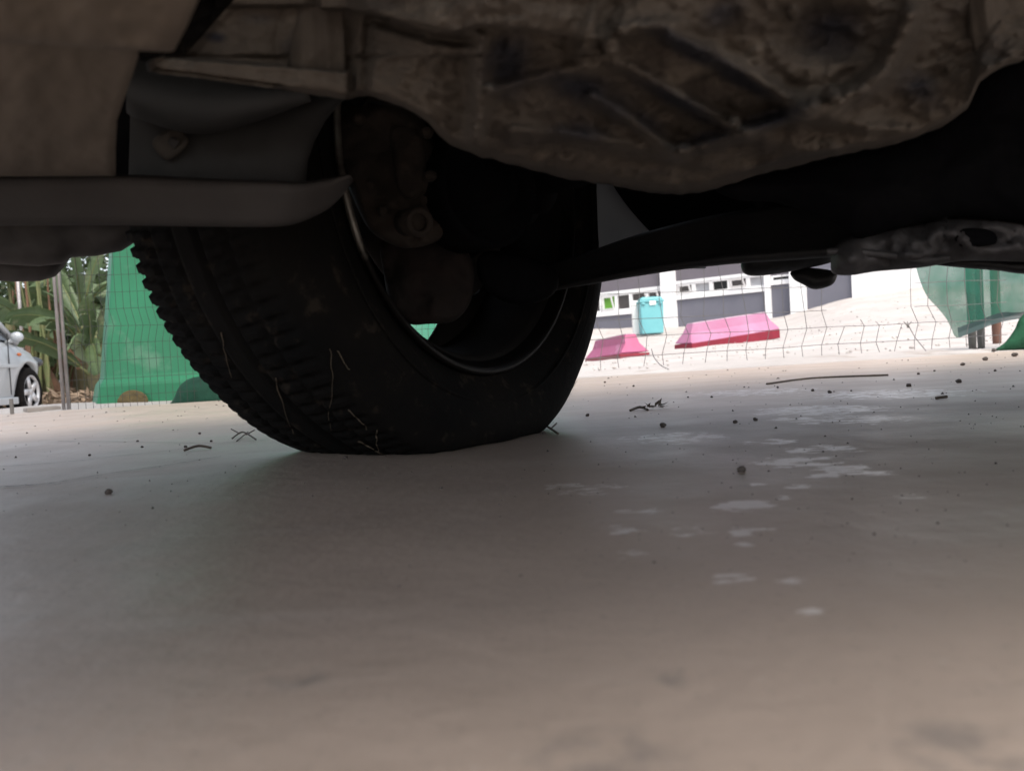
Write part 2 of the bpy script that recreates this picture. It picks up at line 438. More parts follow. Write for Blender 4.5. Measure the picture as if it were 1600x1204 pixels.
# ------------------------------------------------------------------ ground
E0, E1 = G(0, 647), G(1600, 547)
ED = (E1 - E0).normalized(); EN = Vector((-ED.y, ED.x, 0))
def edge(a, b, z=0): return E0 + ED * a + EN * b + Vector((0, 0, z))
mb = MB(); rows = []
bs = [-45, -20, -10, -6, -4, -3, -2, -1, -.3, 0]
for b in bs: rows.append([edge(a, b) for a in (-60, -25, -10, -5, -2, 0, 2, 4, 6, 9, 14, 30, 60)])
mb.grid(rows)
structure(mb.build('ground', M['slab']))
mb = MB(); mb.grid([[edge(a * .5, -.001 + 0.006 * mnoise.noise(Vector((a * .7, 0, 2))), z) for a in range(-60, 80)] for z in (-.002, -.12)])
structure(mb.build('kerb', M['slabedge']))
# terrain beyond the slab: falls away towards the parked car, climbs to the building
PXC = [-900, 50, 330, 940, 1070, 1230, 1330, 1450, 1600, 2600]
DC = [3, 8, 12.5, 18, 24, 30, 45, 90]
E_ = {-900: [-36, -34, -31, -24, -18, -14, -8, -2], 50: [-36, -34, -31, -24, -18, -14, -8, -2], 330: [-34, -30, -26, -18, -8, 0, 2, 2],
      940: [-32, -17, -12, -7, 14, 40, 42, 40], 1070: [-31, -14, -3, 5, 24, 42, 44, 42], 1230: [-29, -12, 3, 16, 36, 54, 56, 54],
      1330: [-28, -8, 14, 40, 62, 74, 74, 70], 1450: [-27, -5, 20, 48, 80, 96, 96, 90], 1600: [-26, -4, 22, 52, 86, 104, 104, 96], 2600: [-26, -4, 22, 52, 86, 104, 104, 96]}
def terrain_z(x, y):
    d = max(y, 1.0); px = CX + x / d * F
    tab = [(p, interp(list(zip(DC, E_[p])), d)) for p in PXC]
    return H + interp(tab, px) / F * d
mb = MB(); rows = []
b = -.03
while b < 95:
    row = []
    for i in range(-70, 91):
        a = i * .5 if abs(i) < 40 else (20 + (abs(i) - 40) * 1.2) * (1 if i > 0 else -1)
        q = edge(a, b); z = terrain_z(q.x, q.y)
        near = smooth((b - .0) / .6)
        z = min(z, 0) * 1 if b < .2 else z
        z = lerp(-.012, z, near) + near * (.035 * fbm(Vector((q.x * .9, q.y * .9, 1))) + .12 * smooth((q.y - 12) / 12) * fbm(Vector((q.x * .25, q.y * .25, 5))))
        row.append(Vector((q.x, q.y, z)))
    rows.append(row); b += .12 if b < 1 else (.3 if b < 6 else (.7 if b < 30 else 4))
mb.grid(rows); structure(mb.build('terrain', M['earth'], smooth_=True))
# cracks in the slab
for i, pts in enumerate((((0, 730), (90, 724), (200, 712), (330, 697)), ((0, 762), (80, 756), (170, 741), (260, 728), (345, 714)), ((90, 690), (200, 691), (330, 693), (420, 688)))):
    mb = MB(); L = smoothline([G(*q) for q in pts], 14)
    r0 = []; r1 = []
    for k, q in enumerate(L):
        w = (.0009 if i != 1 else .0014) * max(.15, (1 + 1.3 * mnoise.noise(Vector((k * .6, i * 9, 0)))))
        q = q + Vector((0, .006 * mnoise.noise(Vector((k * .35, i * 5, 3))), .0012))
        r0.append(q - Vector((0, w, 0))); r1.append(q + Vector((0, w, 0)))
    mb.grid([r0, r1]); structure(mb.build('pavement_crack', M['joint']))

# ------------------------------------------------------------------ the car we lie under
WC = Vector((-.0983, .876, .275)); TH = rad(56.9); R = .30; W = .198
wn_ = Vector((math.sin(TH), -math.cos(TH), 0)); wt = Vector((math.cos(TH), math.sin(TH), 0))
MW = Matrix(((wn_.x, wt.x, 0, WC.x), (wn_.y, wt.y, 0, WC.y), (0, 0, 1, WC.z), (0, 0, 0, 1)))   # local: axle (inwards), forward, up
CV = Vector((math.cos(rad(14.5)), math.sin(rad(14.5)), 0)); CU = Vector((CV.y, -CV.x, 0))       # car axes: backwards, inwards
def C(u, v, z): return Vector((WC.x, WC.y, 0)) + CU * u + CV * v + Vector((0, 0, z))
car = thing('parked_car', 'muddy underside of the car overhead, standing on its black tyre on the concrete', 'car', (WC.x, WC.y, 0))

# --- tyre with tread blocks
NA = 128 * 8
prof = []
for t in [i / 46 for i in range(47)]:
    o = lerp(-1, 1, t) * W / 2 * .86
    prof.append((o, R - .012 * abs(o / (W / 2)) ** 3.2, True))
side = [(.93, R * .955), (1.0, R * .915), (1.05, R * .86), (1.045, R * .80), (.98, R * .745), (.90, R * .705), (.84, R * .67), (.84, R * .655)]
pr = [(-a * W / 2, r, False) for a, r in side[::-1]] + prof + [(a * W / 2, r, False) for a, r in side]
rows = []
for k in range(NA):
    a = 2 * math.pi * k / NA; ph = (k / 8) % 1.0
    row = []
    for (o, r, tread) in pr:
        q = abs(o) / (W / 2)
        if tread:
            g = 0
            for gc in (.16, .47): g = max(g, .75 * (1 - abs(q - gc) / .035))
            lat = 1 if ((ph + (.35 if o < 0 else 0) + q * .8) % 1.0) < .40 else 0
            if q > .5 or .2 < q < .44: g = max(g, lat * ((.85 if o < 0 else max(0, .4 - abs(q - .6) * 1.6)) if q > .5 else .3))
            r = r - .0052 * min(1, max(0, g) * 2.2)
        elif q < .95 and r > R * .9:
            if ((ph + (.35 if o < 0 else 0) + q * .8) % 1.0) < .40: r -= (.005 if o < 0 else .0)
        z = r * math.sin(a); y = r * math.cos(a)
        zlow = -WC.z + .0005
        oo = o
        if z < -.20:                                   # the loaded tyre bulges and flattens at the ground
            tt = smooth((-.20 - z) / .08); oo = o * (1 + .07 * tt)
        row.append(MW @ Vector((oo, y, max(z, zlow))))
    rows.append(row)
mb = MB(); mb.grid(rows, closed_v=True)
wheel = bpy.data.objects.new('wheel', None); COL.objects.link(wheel); wheel.parent = car; wheel.matrix_parent_inverse = Matrix.Translation(car.location).inverted(); wheel.empty_display_size = .1
tyre = mb.build('tyre', M['tyre'], None, smooth_=False); tyre.parent = wheel
me = tyre.data; me.polygons.foreach_set('use_smooth', [True] * len(me.polygons))
# raised rings on the inner sidewall
mb = MB()
for r_, w_ in ((R * .83, .0012), (R * .78, .0010)):
    rows = [[MW @ Vector((W / 2 * 1.047 + w_ * 1.2 * math.cos(b * 2 * math.pi / 6) - .001, (r_ + w_ * 2 * math.sin(b * 2 * math.pi / 6)) * math.cos(a * 2 * math.pi / 160), (r_ + w_ * 2 * math.sin(b * 2 * math.pi / 6)) * math.sin(a * 2 * math.pi / 160))) for b in range(6)] for a in range(160)]
    mb.grid(rows, closed_u=True, closed_v=True)
o = mb.build('sidewall_rib', M['tyre'], None, True); o.parent = wheel
# rim: lip, barrel, and a wheel disc with windows near the outer side
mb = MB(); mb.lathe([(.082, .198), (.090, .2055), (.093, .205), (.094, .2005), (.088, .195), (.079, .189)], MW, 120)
o = mb.build('rim_lip', M['rimlip'], None, True, attr=[1 - smooth((v.z - .15) / .05) * smooth((-.1 - v.x) / .03) + .25 for v in mb.v]); o.parent = wheel  # shade painted on the lip except the upper left, where it gleams
mb = MB(); mb.lathe([(.081, .189), (.07, .182), (.045, .178), (.02, .175), (-.01, .174), (-.04, .181), (-.07, .192), (-.093, .202), (-.093, .207), (-.07, .198), (-.04, .187), (-.01, .18), (.02, .181), (.05, .186), (.075, .196)], MW, 120, closed=True)
o = mb.build('rim_barrel', M['rim'], None, True); o.parent = wheel
inv = MW.inverted()
def wheel_local(px, py, off):           # where a sight line meets the wheel plane at axle offset off
    o0 = inv @ Vector((0, 0, H)); d0 = inv.to_3x3() @ ray(px, py); t = (off - o0.x) / d0.x
    return o0 + d0 * t
hl = wheel_local(668, 514, -.005)
hole_a, hole_r = math.atan2(hl.z, hl.y), math.hypot(hl.y, hl.z)
print('HOLE', hl, math.degrees(hole_a), hole_r)
mb = MB(); NH = 8; nr, na = 56, 480
def in_hole(a, r):
    dl = (a - hole_a + math.pi / NH) % (2 * math.pi / NH) - math.pi / NH
    x = abs(dl) * .146; return r > .118 and x / .042 + max(0, r - .138) / .029 < 1
for face in (0, 1):
    idx = {}
    vs = []
    for i in range(nr + 1):
        r = lerp(.03, .177, i / nr)
        o = -.005 - .02 * math.sin(math.pi * min(1, i / nr * 1.6)) - face * .004
        for j in range(na):
            a = 2 * math.pi * j / na; vs.append(MW @ Vector((o, r * math.cos(a), r * math.sin(a))))
    fs = []
    for i in range(nr):
        for j in range(na):
            if in_hole(2 * math.pi * (j + .5) / na, lerp(.03, .177, (i + .5) / nr)): continue
            fs.append([i * na + j, i * na + (j + 1) % na, (i + 1) * na + (j + 1) % na, (i + 1) * na + j])
    mb.add(vs, fs)
o = mb.build('wheel_disc', M['rim'], None, True); o.parent = wheel
# hub, brake disc, drum of the joint
mb = MB(); mb.lathe([(-.0, .0), (-.0, .05), (.005, .055), (.018, .055), (.018, .0)], MW, 32); mb.build('hub', M['rust'], car, True)
mb = MB(); mb.lathe([(.02, .05), (.02, .124), (.023, .126), (.036, .126), (.04, .124), (.04, .05)], MW, 72, closed=True); mb.build('brake_disc', M['rust'], car, True)
mb = MB(); mb.lathe([(.04, .05), (.045, .075), (.055, .082), (.075, .075), (.1, .062), (.11, .066), (.12, .055), (.135, .058), (.145, .045), (.16, .047), (.17, .03), (.38, .013)], MW, 40); mb.build('drive_shaft', M['black'], car, True)

# --- knuckle, caliper, ball joint (cast iron lumps between the wheel and the arm)
kn = cushion([(528, 165), (560, 158), (640, 172), (676, 215), (690, 265), (700, 330), (690, 372), (640, 388), (600, 376), (572, 352), (548, 300), (530, 262), (520, 210)], .70, .07, .02, .005, seed=2, edge_w=13)
kn = kn.build('knuckle', M['rust'], car, True)
cushion([(612, 200), (655, 205), (668, 260), (660, 300), (640, 312), (622, 298), (612, 250)], .682, .03, .010, .002, 7, seed=4, edge_w=7).build('brake_caliper', M['rust'], car, True)
mb = MB(); c0 = P(655, 347, .655)
Mt = Matrix.Translation(c0) @ Vector((0, 0, 1)).rotation_difference((Vector((0, 0, H)) - c0 + Vector((.28, 0, 0)))).to_matrix().to_4x4()
mb.grid([[Mt @ Vector(((.0095 + .003 * math.cos(b * math.pi / 4)) * math.cos(a * math.pi / 14), (.0095 + .003 * math.cos(b * math.pi / 4)) * math.sin(a * math.pi / 14), .004 * math.sin(b * math.pi / 4))) for b in range(8)] for a in range(28)], closed_u=True, closed_v=True)
mb.tube([Mt @ Vector((0, 0, -.03)), Mt @ Vector((0, 0, -.003))], .0115, 18)
mb.build('guide_pin', M['rust'], car, True)
for q in ((561, 187, .672), (667, 208, .665), (672, 275, .66), (600, 330, .668)):
    mb = MB(); c0 = P(*q); mb.ellipsoid(c0, (.006, .006, .005), None, 6, 6); mb.build('bolt', M['rust'], car)
cushion([(600, 372), (690, 362), (735, 400), (738, 462), (712, 500), (670, 506), (636, 505), (612, 480), (600, 430)], .77, .05, .012, .004, seed=6, edge_w=10).build('brake_backplate', M['redrust'], car, True)
cj = P(768, 292, .69); Mj = Matrix.Translation(cj) @ Vector((1, 0, 0)).rotation_difference(Vector((.62, -.78, -.02))).to_matrix().to_4x4()
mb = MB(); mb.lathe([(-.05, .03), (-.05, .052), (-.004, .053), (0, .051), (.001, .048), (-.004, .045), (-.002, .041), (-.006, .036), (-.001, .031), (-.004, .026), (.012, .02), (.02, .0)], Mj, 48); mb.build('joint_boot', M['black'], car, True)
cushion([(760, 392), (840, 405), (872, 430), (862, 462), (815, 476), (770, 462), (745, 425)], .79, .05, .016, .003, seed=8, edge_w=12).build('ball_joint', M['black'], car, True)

# --- lower control arm: a pressed steel arm with a rolled lower flange
ax = smoothline([(1480, 318, .60), (1420, 338, .63), (1345, 352, .66), (1240, 362, .70), (1120, 375, .745), (1000, 398, .80), (900, 424, .85), (815, 446, .88)], 8)
hh = [60, 54, 46, 44, 40, 33, 24, 17]
rows = []
for k, q in enumerate(ax):
    t = k / (len(ax) - 1); hw = interp([(i / 7, hh[i]) for i in range(8)], t)
    row = []
    for s_, dd in ((-1, .03), (-1, 0), (-.8, -.008), (.55, -.004), (.62, -.016), (.85, -.018), (1.0, -.006), (1.0, .03), (.6, .04), (-.7, .04)):
        row.append(P(q.x, q.y + s_ * hw, q.z + dd))
    rows.append(row)
mb = MB(); mb.grid(rows, closed_u=True); n = len(rows[0]); mb.f += [list(range(n)), [len(mb.v) - n + k for k in range(n)]]
mb.build('control_arm', M['arm'], car, True)

# --- gearbox and crossmember: one sculpted casting seen from below
SIL = [(205, 100), (225, 113), (330, 126), (450, 143), (540, 157), (560, 151), (575, 150), (600, 158), (640, 174), (668, 192), (684, 212), (705, 229), (750, 245), (820, 263), (880, 279), (960, 291), (1020, 302), (1060, 305), (1110, 298), (1180, 274), (1230, 263), (1300, 245), (1400, 226), (1470, 200), (1512, 170), (1530, 128), (1560, 108), (1640, 78), (1700, 50)]
ZS = [(200, .232), (540, .225), (575, .214), (690, .196), (760, .19), (1060, .186), (1300, .19), (1500, .2), (1700, .215)]
RIDGE = [  # polyline in the photograph, half width (px), height (m, positive hangs lower)
    (((1048, 58), (1110, 84), (1190, 128), (1262, 172)), 9, .010), (((985, 105), (1060, 150), (1165, 208)), 8, .009), (((925, 150), (990, 190), (1055, 240)), 8, .008),
    (((1055, 240), (1165, 208), (1258, 172)), 8, .009), (((800, 205), (900, 212), (1055, 240)), 9, .006),
    (((1425, 20), (1408, 62), (1375, 118), (1318, 156), (1258, 174)), 15, .013), (((1258, 174), (1330, 190), (1420, 205)), 10, .004), (((1165, 208), (1235, 225), (1300, 232)), 10, .004),
    (((752, 60), (748, 110), (750, 180), (740, 218)), 12, .010), (((960, 95), (925, 70), (980, 45), (1060, 40)), 12, .008), (((935, 0), (915, 60), (912, 95)), 8, .007),
    (((575, 40), (572, 90), (570, 150)), 5, -.006), (((440, 18), (433, 60), (432, 92)), 4, -.0012), (((392, 0), (395, 60), (388, 90)), 22, .0016), (((500, 0), (505, 60), (498, 100)), 26, .0016),
    (((1190, 60), (1225, 78), (1240, 95), (1290, 118), (1350, 92)), 6, .004), (((770, 140), (850, 120), (930, 105)), 8, .006), (((580, 30), (690, 62), (740, 62)), 7, -.007)]
BOLTS = [(1300, 146, 11), (1272, 162, 9), (1420, 22, 10), (955, 72, 12), (1148, 190, 9), (1068, 232, 9), (765, 138, 7), (972, 46, 9), (1240, 20, 9), (700, 250, 5)]
STAIN = [(790, 100, 42, 48, 0, 1.0), (900, 135, 75, 24, .3, .9), (905, 205, 60, 18, .1, .7), (965, 165, 45, 30, .5, .8), (1080, 80, 75, 15, .5, 1.1), (1150, 120, 80, 14, .55, 1.1), (1060, 160, 90, 13, .52, 1.0), (1210, 185, 60, 16, -.3, 1.0),
         (1105, 215, 50, 13, -.3, .9), (1300, 50, 60, 46, .2, .9), (1130, 20, 40, 22, -.4, .8), (1440, 140, 50, 30, .6, .7), (1530, 60, 60, 60, 0, .45), (335, 58, 20, 10, .1, 1.1), (470, 75, 34, 26, 0, .6), (400, 30, 40, 14, 0, .55), (1010, 190, 50, 16, .6, .8), (700, 235, 30, 10, .4, .6), (1030, 270, 80, 10, .05, .4), (1240, 250, 120, 12, -.25, .5), (600, 10, 40, 14, 0, .5)]
RIDGE = [([tuple(q)[:2] for q in smoothline([(a, b, 0) for a, b in l], 4)] if len(l) > 2 else l, w * 1.3, h_) for l, w, h_ in RIDGE if not (l[0] == (1190, 60))]
def pdist(p, line):
    best = 1e9
    for a, b in zip(line, line[1:]):
        a, b = Vector(a), Vector(b); d = b - a
        t = min(1, max(0, (p - a).dot(d) / d.length_squared)); best = min(best, (p - a - d * t).length)
    return best
def casting_z(px, py, t):
    q = Vector((px, py))
    z = interp(ZS, px) + .055 * t ** .9
    for line, w, h_ in RIDGE:
        dd = pdist(q, line)
        if dd < w * 3: z -= .82 * h_ * math.exp(-(dd / w) ** 2)
    for bx, by, r_ in BOLTS:
        dd = (q - Vector((bx, by))).length
        if dd < r_ * 1.4: z -= .008 * smooth((r_ * 1.25 - dd) / (r_ * .4))
    lip = interp([(540, 14), (640, 34), (710, 50), (750, 40), (820, 46), (930, 62)], px)
    if 500 < px < 930: z -= .010 * smooth((lip - py) / 5 + .5)
    if px < 545: z -= .012 * smooth((py - (interp([(205, 84), (545, 112)], px))) / 6 + .5)      # lower flange of the crossmember
    z -= .004 * smooth((10 - py) / 8 + .5) * smooth((500 - px) / 30)
    dd = math.hypot((px - 1290) / 80, (py - 45) / 55); z += .008 * smooth(1.25 - dd)               # recess of the bell housing
    am = lerp(.28, 1, smooth((px - 520) / 120))
    z += am * (.0028 * fbm(Vector((px * .012, py * .018, 1.5)), 5) + .0016 * fbm(Vector((px * .05, py * .06, 7.5)), 4))
    return z
mb = MB(); rows = []; attr = []
NT = 84
cols = [205 + i * 5.2 for i in range(285)]
for k in range(-2, NT + 1):
    row = []
    for px in cols:
        s_ = interp(SIL, px) + 2.5 * mnoise.noise(Vector((px * .05, 3, 0)))
        t = max(k, 0) / NT; py = lerp(s_, -75, t)
        lef = interp([(-75, 412), (0, 366), (84, 292), (92, 236), (115, 208)], py)                            # the slanting left end
        pxx = lerp(lef, 1690, (px - 205) / (1690 - 205)) if px < 1690 else px
        zz = casting_z(pxx, py, t)
        zz += .012 * (1 - smooth(t / .05)) if k >= 0 else 0
        q = Z(pxx, py, max(zz, .15))
        if k < 0:
            q = q + fwd * (.004 if k == -1 else .02) + Vector((0, 0, (.03 if k == -1 else .2) * lerp(.06, 1, smooth((pxx - 420) / 120))))
        row.append(q)
        st = 0
        for cx_, cy_, rx, ry, an, s2 in STAIN:
            dx, dy = pxx - cx_, py - cy_; u = (dx * math.cos(an) + dy * math.sin(an)) / rx; v = (-dx * math.sin(an) + dy * math.cos(an)) / ry
            st = max(st, s2 * math.exp(-(u * u + v * v) * .9))
        attr.append(st)
    rows.append(row)
mb.grid(rows); gearbox = mb.build('gearbox_casing', M['mud'], car, True, attr=attr)

# --- engine undertray plates on the left, each a bent sheet with a turned edge
def plate(poly, z, thick, name, m):
    vs, fs, ds, order = trimesh(poly, 9); mb = MB(); up = []
    for q, dd in zip(vs, ds):
        e = smooth(dd / 7)
        zz = z(q.x, q.y) + .0022 * (1 - e) + (.0022 * fbm(Vector((q.x * .010, q.y * .010, z(0, 0) * 99))) + .0005 * fbm(Vector((q.x * .05, q.y * .05, 1)))) * (.4 + .6 * e)
        up.append(Z(q.x, q.y, zz))
    mb.add(up, fs); o1 = len(mb.v); n = len(order)
    mb.v += [mb.v[k] + Vector((0, 0, thick)) for k in order]
    for k in range(n):
        k2 = (k + 1) % n; mb.f.append([order[k], order[k2], o1 + k2, o1 + k])
    mb.f.append([o1 + k for k in range(n)])
    return mb.build(name, m, car, True)
def zp(base, k=0.00003): return lambda x, y: base + k * max(0, 250 - y)
plate([(-160, -130), (352, -130), (338, -70), (310, 0), (292, 42), (272, 80), (262, 82), (150, 76), (0, 66), (-160, 55)], zp(.192), .012, 'undertray_panel', M['mud_plate'])
plate([(-160, 35), (215, 60), (216, 90), (207, 118), (183, 188), (181, 230), (181, 276), (90, 276), (-160, 276)], zp(.205), .014, 'undertray_panel', M['mud_plate'])
# --- splash lip: the long dark blade under the tray
prof2 = [(-160, 274, 356), (0, 273, 353), (180, 272, 352), (330, 279, 354), (430, 282, 354), (470, 284, 347), (510, 279, 328), (535, 274, 306), (546, 273, 290), (551, 280, 285)]
tops = smoothline([(a, b, 0) for a, b, c_ in prof2], 8); bots = smoothline([(a, c_, 0) for a, b, c_ in prof2], 8)
rows = []
for a, b in zip(tops, bots):
    row = []
    for t, dd in ((0, .05), (0, .012), (.04, .004), (.1, 0), (.3, .002), (.55, .007), (.8, .012), (.93, .014), (1, .02), (1, .055)):
        d_ = .47 + (.02 if a.x > 430 else 0) * smooth((a.x - 430) / 120) + dd + .001 * fbm(Vector((a.x * .02, t * 3, 0)))
        row.append(P(a.x, lerp(a.y, b.y, t), d_))
    rows.append(row)
mb = MB(); mb.grid(rows, closed_u=True); n = len(rows[0]); mb.f += [list(range(n)), [len(mb.v) - n + k for k in range(n)]]
mb.build('splash_lip', M['dark_plastic'], car, True)
# --- bumper underside at the far left
cushion([(-50, 330), (250, 330), (232, 355), (218, 374), (190, 392), (150, 400), (112, 402), (98, 412), (60, 416), (-50, 410)], .80, .2, .03, .002, 12, centre=(40, 375), soft=False, seed=12).build('bumper_underside', M['dark_plastic'], car, True)
cushion([(-50, 385), (118, 392), (108, 405), (98, 420), (86, 432), (62, 439), (20, 440), (-50, 436)], .86, .25, .03, .002, 10, centre=(0, 415), soft=False, seed=13).build('bumper_skirt', M['dark_plastic'], car, True)
# --- inner arch: curved shell, splash shield, bracket
top = smoothline([(206, 105, 0), (225, 110, 0), (330, 124, 0), (480, 148, 0)], 10); bot = smoothline([(203, 168, 0), (230, 181, 0), (330, 199, 0), (482, 149, 0)], 10)
rows = []
for a, b in zip(top, bot):
    rows.append([P(lerp(a.x, b.x, t), lerp(a.y, b.y, t), .50 - .035 * math.sin(math.pi * min(1, t * .9)) + (.03 if t == 1 and k_ else 0)) for t, k_ in ((-.15, 0), (0, 0), (.15, 0), (.3, 0), (.45, 0), (.6, 0), (.75, 0), (.88, 0), (.95, 0), (1, 0), (1, 1))])
mb = MB(); mb.grid(rows); o = mb.build('arch_shell', M['grey_liner'], car, True)
sm = o.modifiers.new('solid', 'SOLIDIFY'); sm.thickness = .004
cushion([(150, 90), (250, 90), (250, 320), (150, 320)], .556, .008, .002, .0005, 14, soft=False, seed=19).build('dark_gap_backing', M['black'], car)  # black backing sheet added to keep the gap beside the shield dark
cushion([(204, 165), (300, 160), (480, 146), (548, 150), (530, 163), (508, 190), (492, 220), (481, 252), (477, 300), (330, 310), (200, 310)], .535, .012, .012, .001, 12, centre=(330, 235), soft=False, seed=15).build('splash_shield', M['grey_liner'], car, True)
cushion([(238, 222), (272, 200), (295, 222), (262, 250)], .515, .01, .003, .002, 6, seed=16).build('bracket', mat('dusty_bracket', (.075, .064, .054), (.05, .043, .037), 40, .9), car, True)
cushion([(262, 222), (270, 214), (281, 221), (272, 232)], .511, .004, .001, .0005, 4, seed=17).build('bracket_hole', M['dark_plastic'], car)
cushion([(528, 138), (572, 138), (568, 164), (546, 166), (532, 162)], .66, .02, .006, .001, 6, seed=18).build('light_leak_plug', M['black'], car)  # black piece added to stop daylight leaking in above the wheel

# --- lower silhouettes on the right: subframe, bush, heat shield, exhaust
def lump(poly, d, th, pf, name, m, seed, rough=.002, centre=None):
    return cushion(poly, d, th, pf, rough, 8, centre=centre, seed=seed).build(name, m, car, True)
lump([(1162, 396), (1190, 380), (1200, 350), (1310, 340), (1318, 380), (1310, 405), (1252, 421), (1185, 431), (1160, 424)], .82, .1, .03, 'subframe_mount', M['arm'], 21)
lump([(1236, 424), (1262, 418), (1304, 424), (1306, 437), (1296, 447), (1272, 452), (1254, 444), (1240, 436)], .84, .05, .015, 'rubber_stop', M['arm'], 22)
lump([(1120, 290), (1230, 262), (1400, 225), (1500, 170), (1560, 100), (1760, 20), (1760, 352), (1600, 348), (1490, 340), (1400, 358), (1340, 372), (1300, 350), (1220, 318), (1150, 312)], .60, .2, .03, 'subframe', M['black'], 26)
lump([(1298, 415), (1305, 385), (1350, 362), (1430, 350), (1490, 338), (1560, 340), (1640, 352), (1780, 360), (1780, 412), (1640, 410), (1560, 408), (1500, 408), (1440, 418), (1370, 424), (1330, 430), (1304, 428)], .62, .1, .035, 'heat_shield', M['shield'], 23, .008)
lump([(1455, 412), (1500, 405), (1560, 404), (1700, 412), (1700, 432), (1600, 428), (1560, 423), (1500, 418)], .66, .06, .03, 'exhaust_pipe', M['arm'], 24, .002, (1580, 416))
lump([(1492, 362), (1520, 356), (1552, 362), (1556, 380), (1522, 386), (1496, 382)], .585, .02, .004, 'shield_opening', M['black'], 25)
mb = MB(); L = smoothline([P(1292, 393, .60), P(1340, 394, .592), (P(1400, 400, .588)), P(1440, 407, .59), P(1480, 403, .60)], 10)
mb.tube(L, .0028, 8); mb.build('shield_edge', M['shield'], car, True)
# wheel-arch liner glimpsed between tyre and arm
mb = MB()
rows = [[P(lerp(880, 1100, i / 10), py, 1.02 + .05 * (i / 10) ** 2) for i in range(11)] for py in (240, 280, 320, 360, 420)]
mb.grid(rows); o = mb.build('wheel_arch_liner', mat('blue_grey_liner', (.42, .46, .50), (.34, .37, .41), 8, .7), car, True)
sm = o.modifiers.new('solid', 'SOLIDIFY'); sm.thickness = .004
mb = MB(); mb.grid([[P(958 + dx + (y - 290) * .62 + (y - 290) ** 2 * .0025, y, 1.0 - dd) for dx, dd in ((0, 0), (3, .006), (7, .006), (10, 0), (200, 0))] for y in range(280, 381, 10)])
mb.build('liner_flange', M['black'], car, True)

# --- floor pan, sills, outer body shell (seen only as darkness and shade, but it keeps the daylight out)
mb = MB()
mb.box((.30, -.62, .36), (.95, 3.1, .40)); mb.box((-.16, .52, .34), (.30, 3.1, .40)); mb.box((.95, -.62, .36), (1.0, 3.1, .40))
mb.box((.28, -.55, .36), (.30, .52, .70)); mb.box((-.16, .50, .40), (.30, .52, .70)); mb.box((-.16, -.55, .68), (.28, .5, .70)); mb.box((-.16, -.57, .30), (.30, -.55, .70))
mb.v = [C(q.x, q.y, q.z) for q in mb.v]
mb.build('floor_pan', M['black'], car)
mb = MB(); mb.box((-.14, .46, .25), (-.02, 3.0, .345)); mb.v = [C(q.x, q.y, q.z) for q in mb.v]; mb.build('sill', M['black'], car, bevel=.02)
mb = MB(); mb.box((.93, .3, .24), (.99, 2.9, .355)); mb.v = [C(q.x, q.y, q.z) for q in mb.v]; mb.build('sill', M['black'], car, bevel=.02)
def shell():
    mb = MB(); st = []
    vs = [-.62 + .05 * i for i in range(79)]
    for v in vs:
        e = smooth((v + .75) / .2) * smooth((3.3 - v) / .4)
        wid = lerp(.46, .62, e)
        belt = interp([(-.95, .55), (-.8, .72), (-.4, .84), (.3, .94), (3.0, .98), (3.3, .85)], v)
        roof = interp([(-.95, .6), (-.75, .78), (-.3, .9), (.3, .99), (.9, 1.55), (1.8, 1.62), (2.8, 1.55), (3.2, .98), (3.3, .9)], v)
        sill = lerp(.42, .26, smooth((v + .3) / .1))
        for wv in (0, 2.5):
            if abs(v - wv) < .345: sill = max(sill, .28 + math.sqrt(.345 ** 2 - (v - wv) ** 2))
        cu = .475
        row = []
        for sgn in (1, -1):
            pts = [(wid, sill), (wid * 1.01, lerp(sill, belt, .5)), (wid * .98, belt), (lerp(wid * .95, wid * .7, smooth((roof - belt) * 4)), roof - .03), (.3, roof)]
            if sgn == -1: pts = pts[::-1]
            row += [C(cu + sgn * a, v, z) for a, z in pts]
        rows_.append(row)
rows_ = []
shell(); mb = MB(); mb.grid(rows_); n = len(rows_[0])
o = mb.build('body_shell', M['carpaint'], car, True); sm = o.modifiers.new('solid', 'SOLIDIFY'); sm.thickness = .01
mb = MB(); mb.box((-.1, -.66, .27), (.95, -.62, .60)); mb.v = [C(q.x, q.y, q.z) for q in mb.v]; mb.build('front_bumper', M['darkcar'], car, bevel=.015)
from mathutils.bvhtree import BVHTree
TB = BVHTree.FromPolygons([tuple(v.co) for v in tyre.data.vertices], [tuple(p.vertices) for p in tyre.data.polygons])
# --- dry grass caught on the tyre
for i, pts in enumerate((((515, 545, .66), (520, 590, .655), (514, 650, .66), (518, 672, .67)), ((527, 548, .655), (537, 565, .652), (545, 578, .655)), ((560, 690, .62), (590, 705, .60), (605, 716, .585)), ((430, 590, .64), (445, 640, .635), (458, 678, .64)), ((345, 520, .62), (352, 555, .62), (362, 590, .625)), ((545, 640, .655), (560, 655, .65), (575, 672, .65)), ((590, 672, .64), (588, 690, .63), (592, 705, .62)))):
    L = []
    for k, q in enumerate(smoothline([(a, b, 0) for a, b, c_ in pts], 7)):
        w = q + Vector((3.5 * mnoise.noise(Vector((k * .33, i * 7.1, 0))), 2 * mnoise.noise(Vector((k * .3, i * 7.1, 5))), 0)); dd = ray(w.x, w.y)
        hit = TB.ray_cast(Vector((0, 0, H)), dd.normalized())
        L.append((hit[0] - dd.normalized() * (.0012 + .001 * abs(math.sin(k)))) if hit[0] else G(w.x, w.y) + Vector((0, 0, .0015)))
    mb = MB(); mb.tube(L, [(.0005 if i else .0003) * (1.2 - .7 * k / len(L)) for k in range(len(L))], 5)
    tag(mb.build('grass_stem', M['straw'], None), 'thin pale dry grass stem caught on the black tyre', 'grass stem', 'dry grass stems on the tyre')

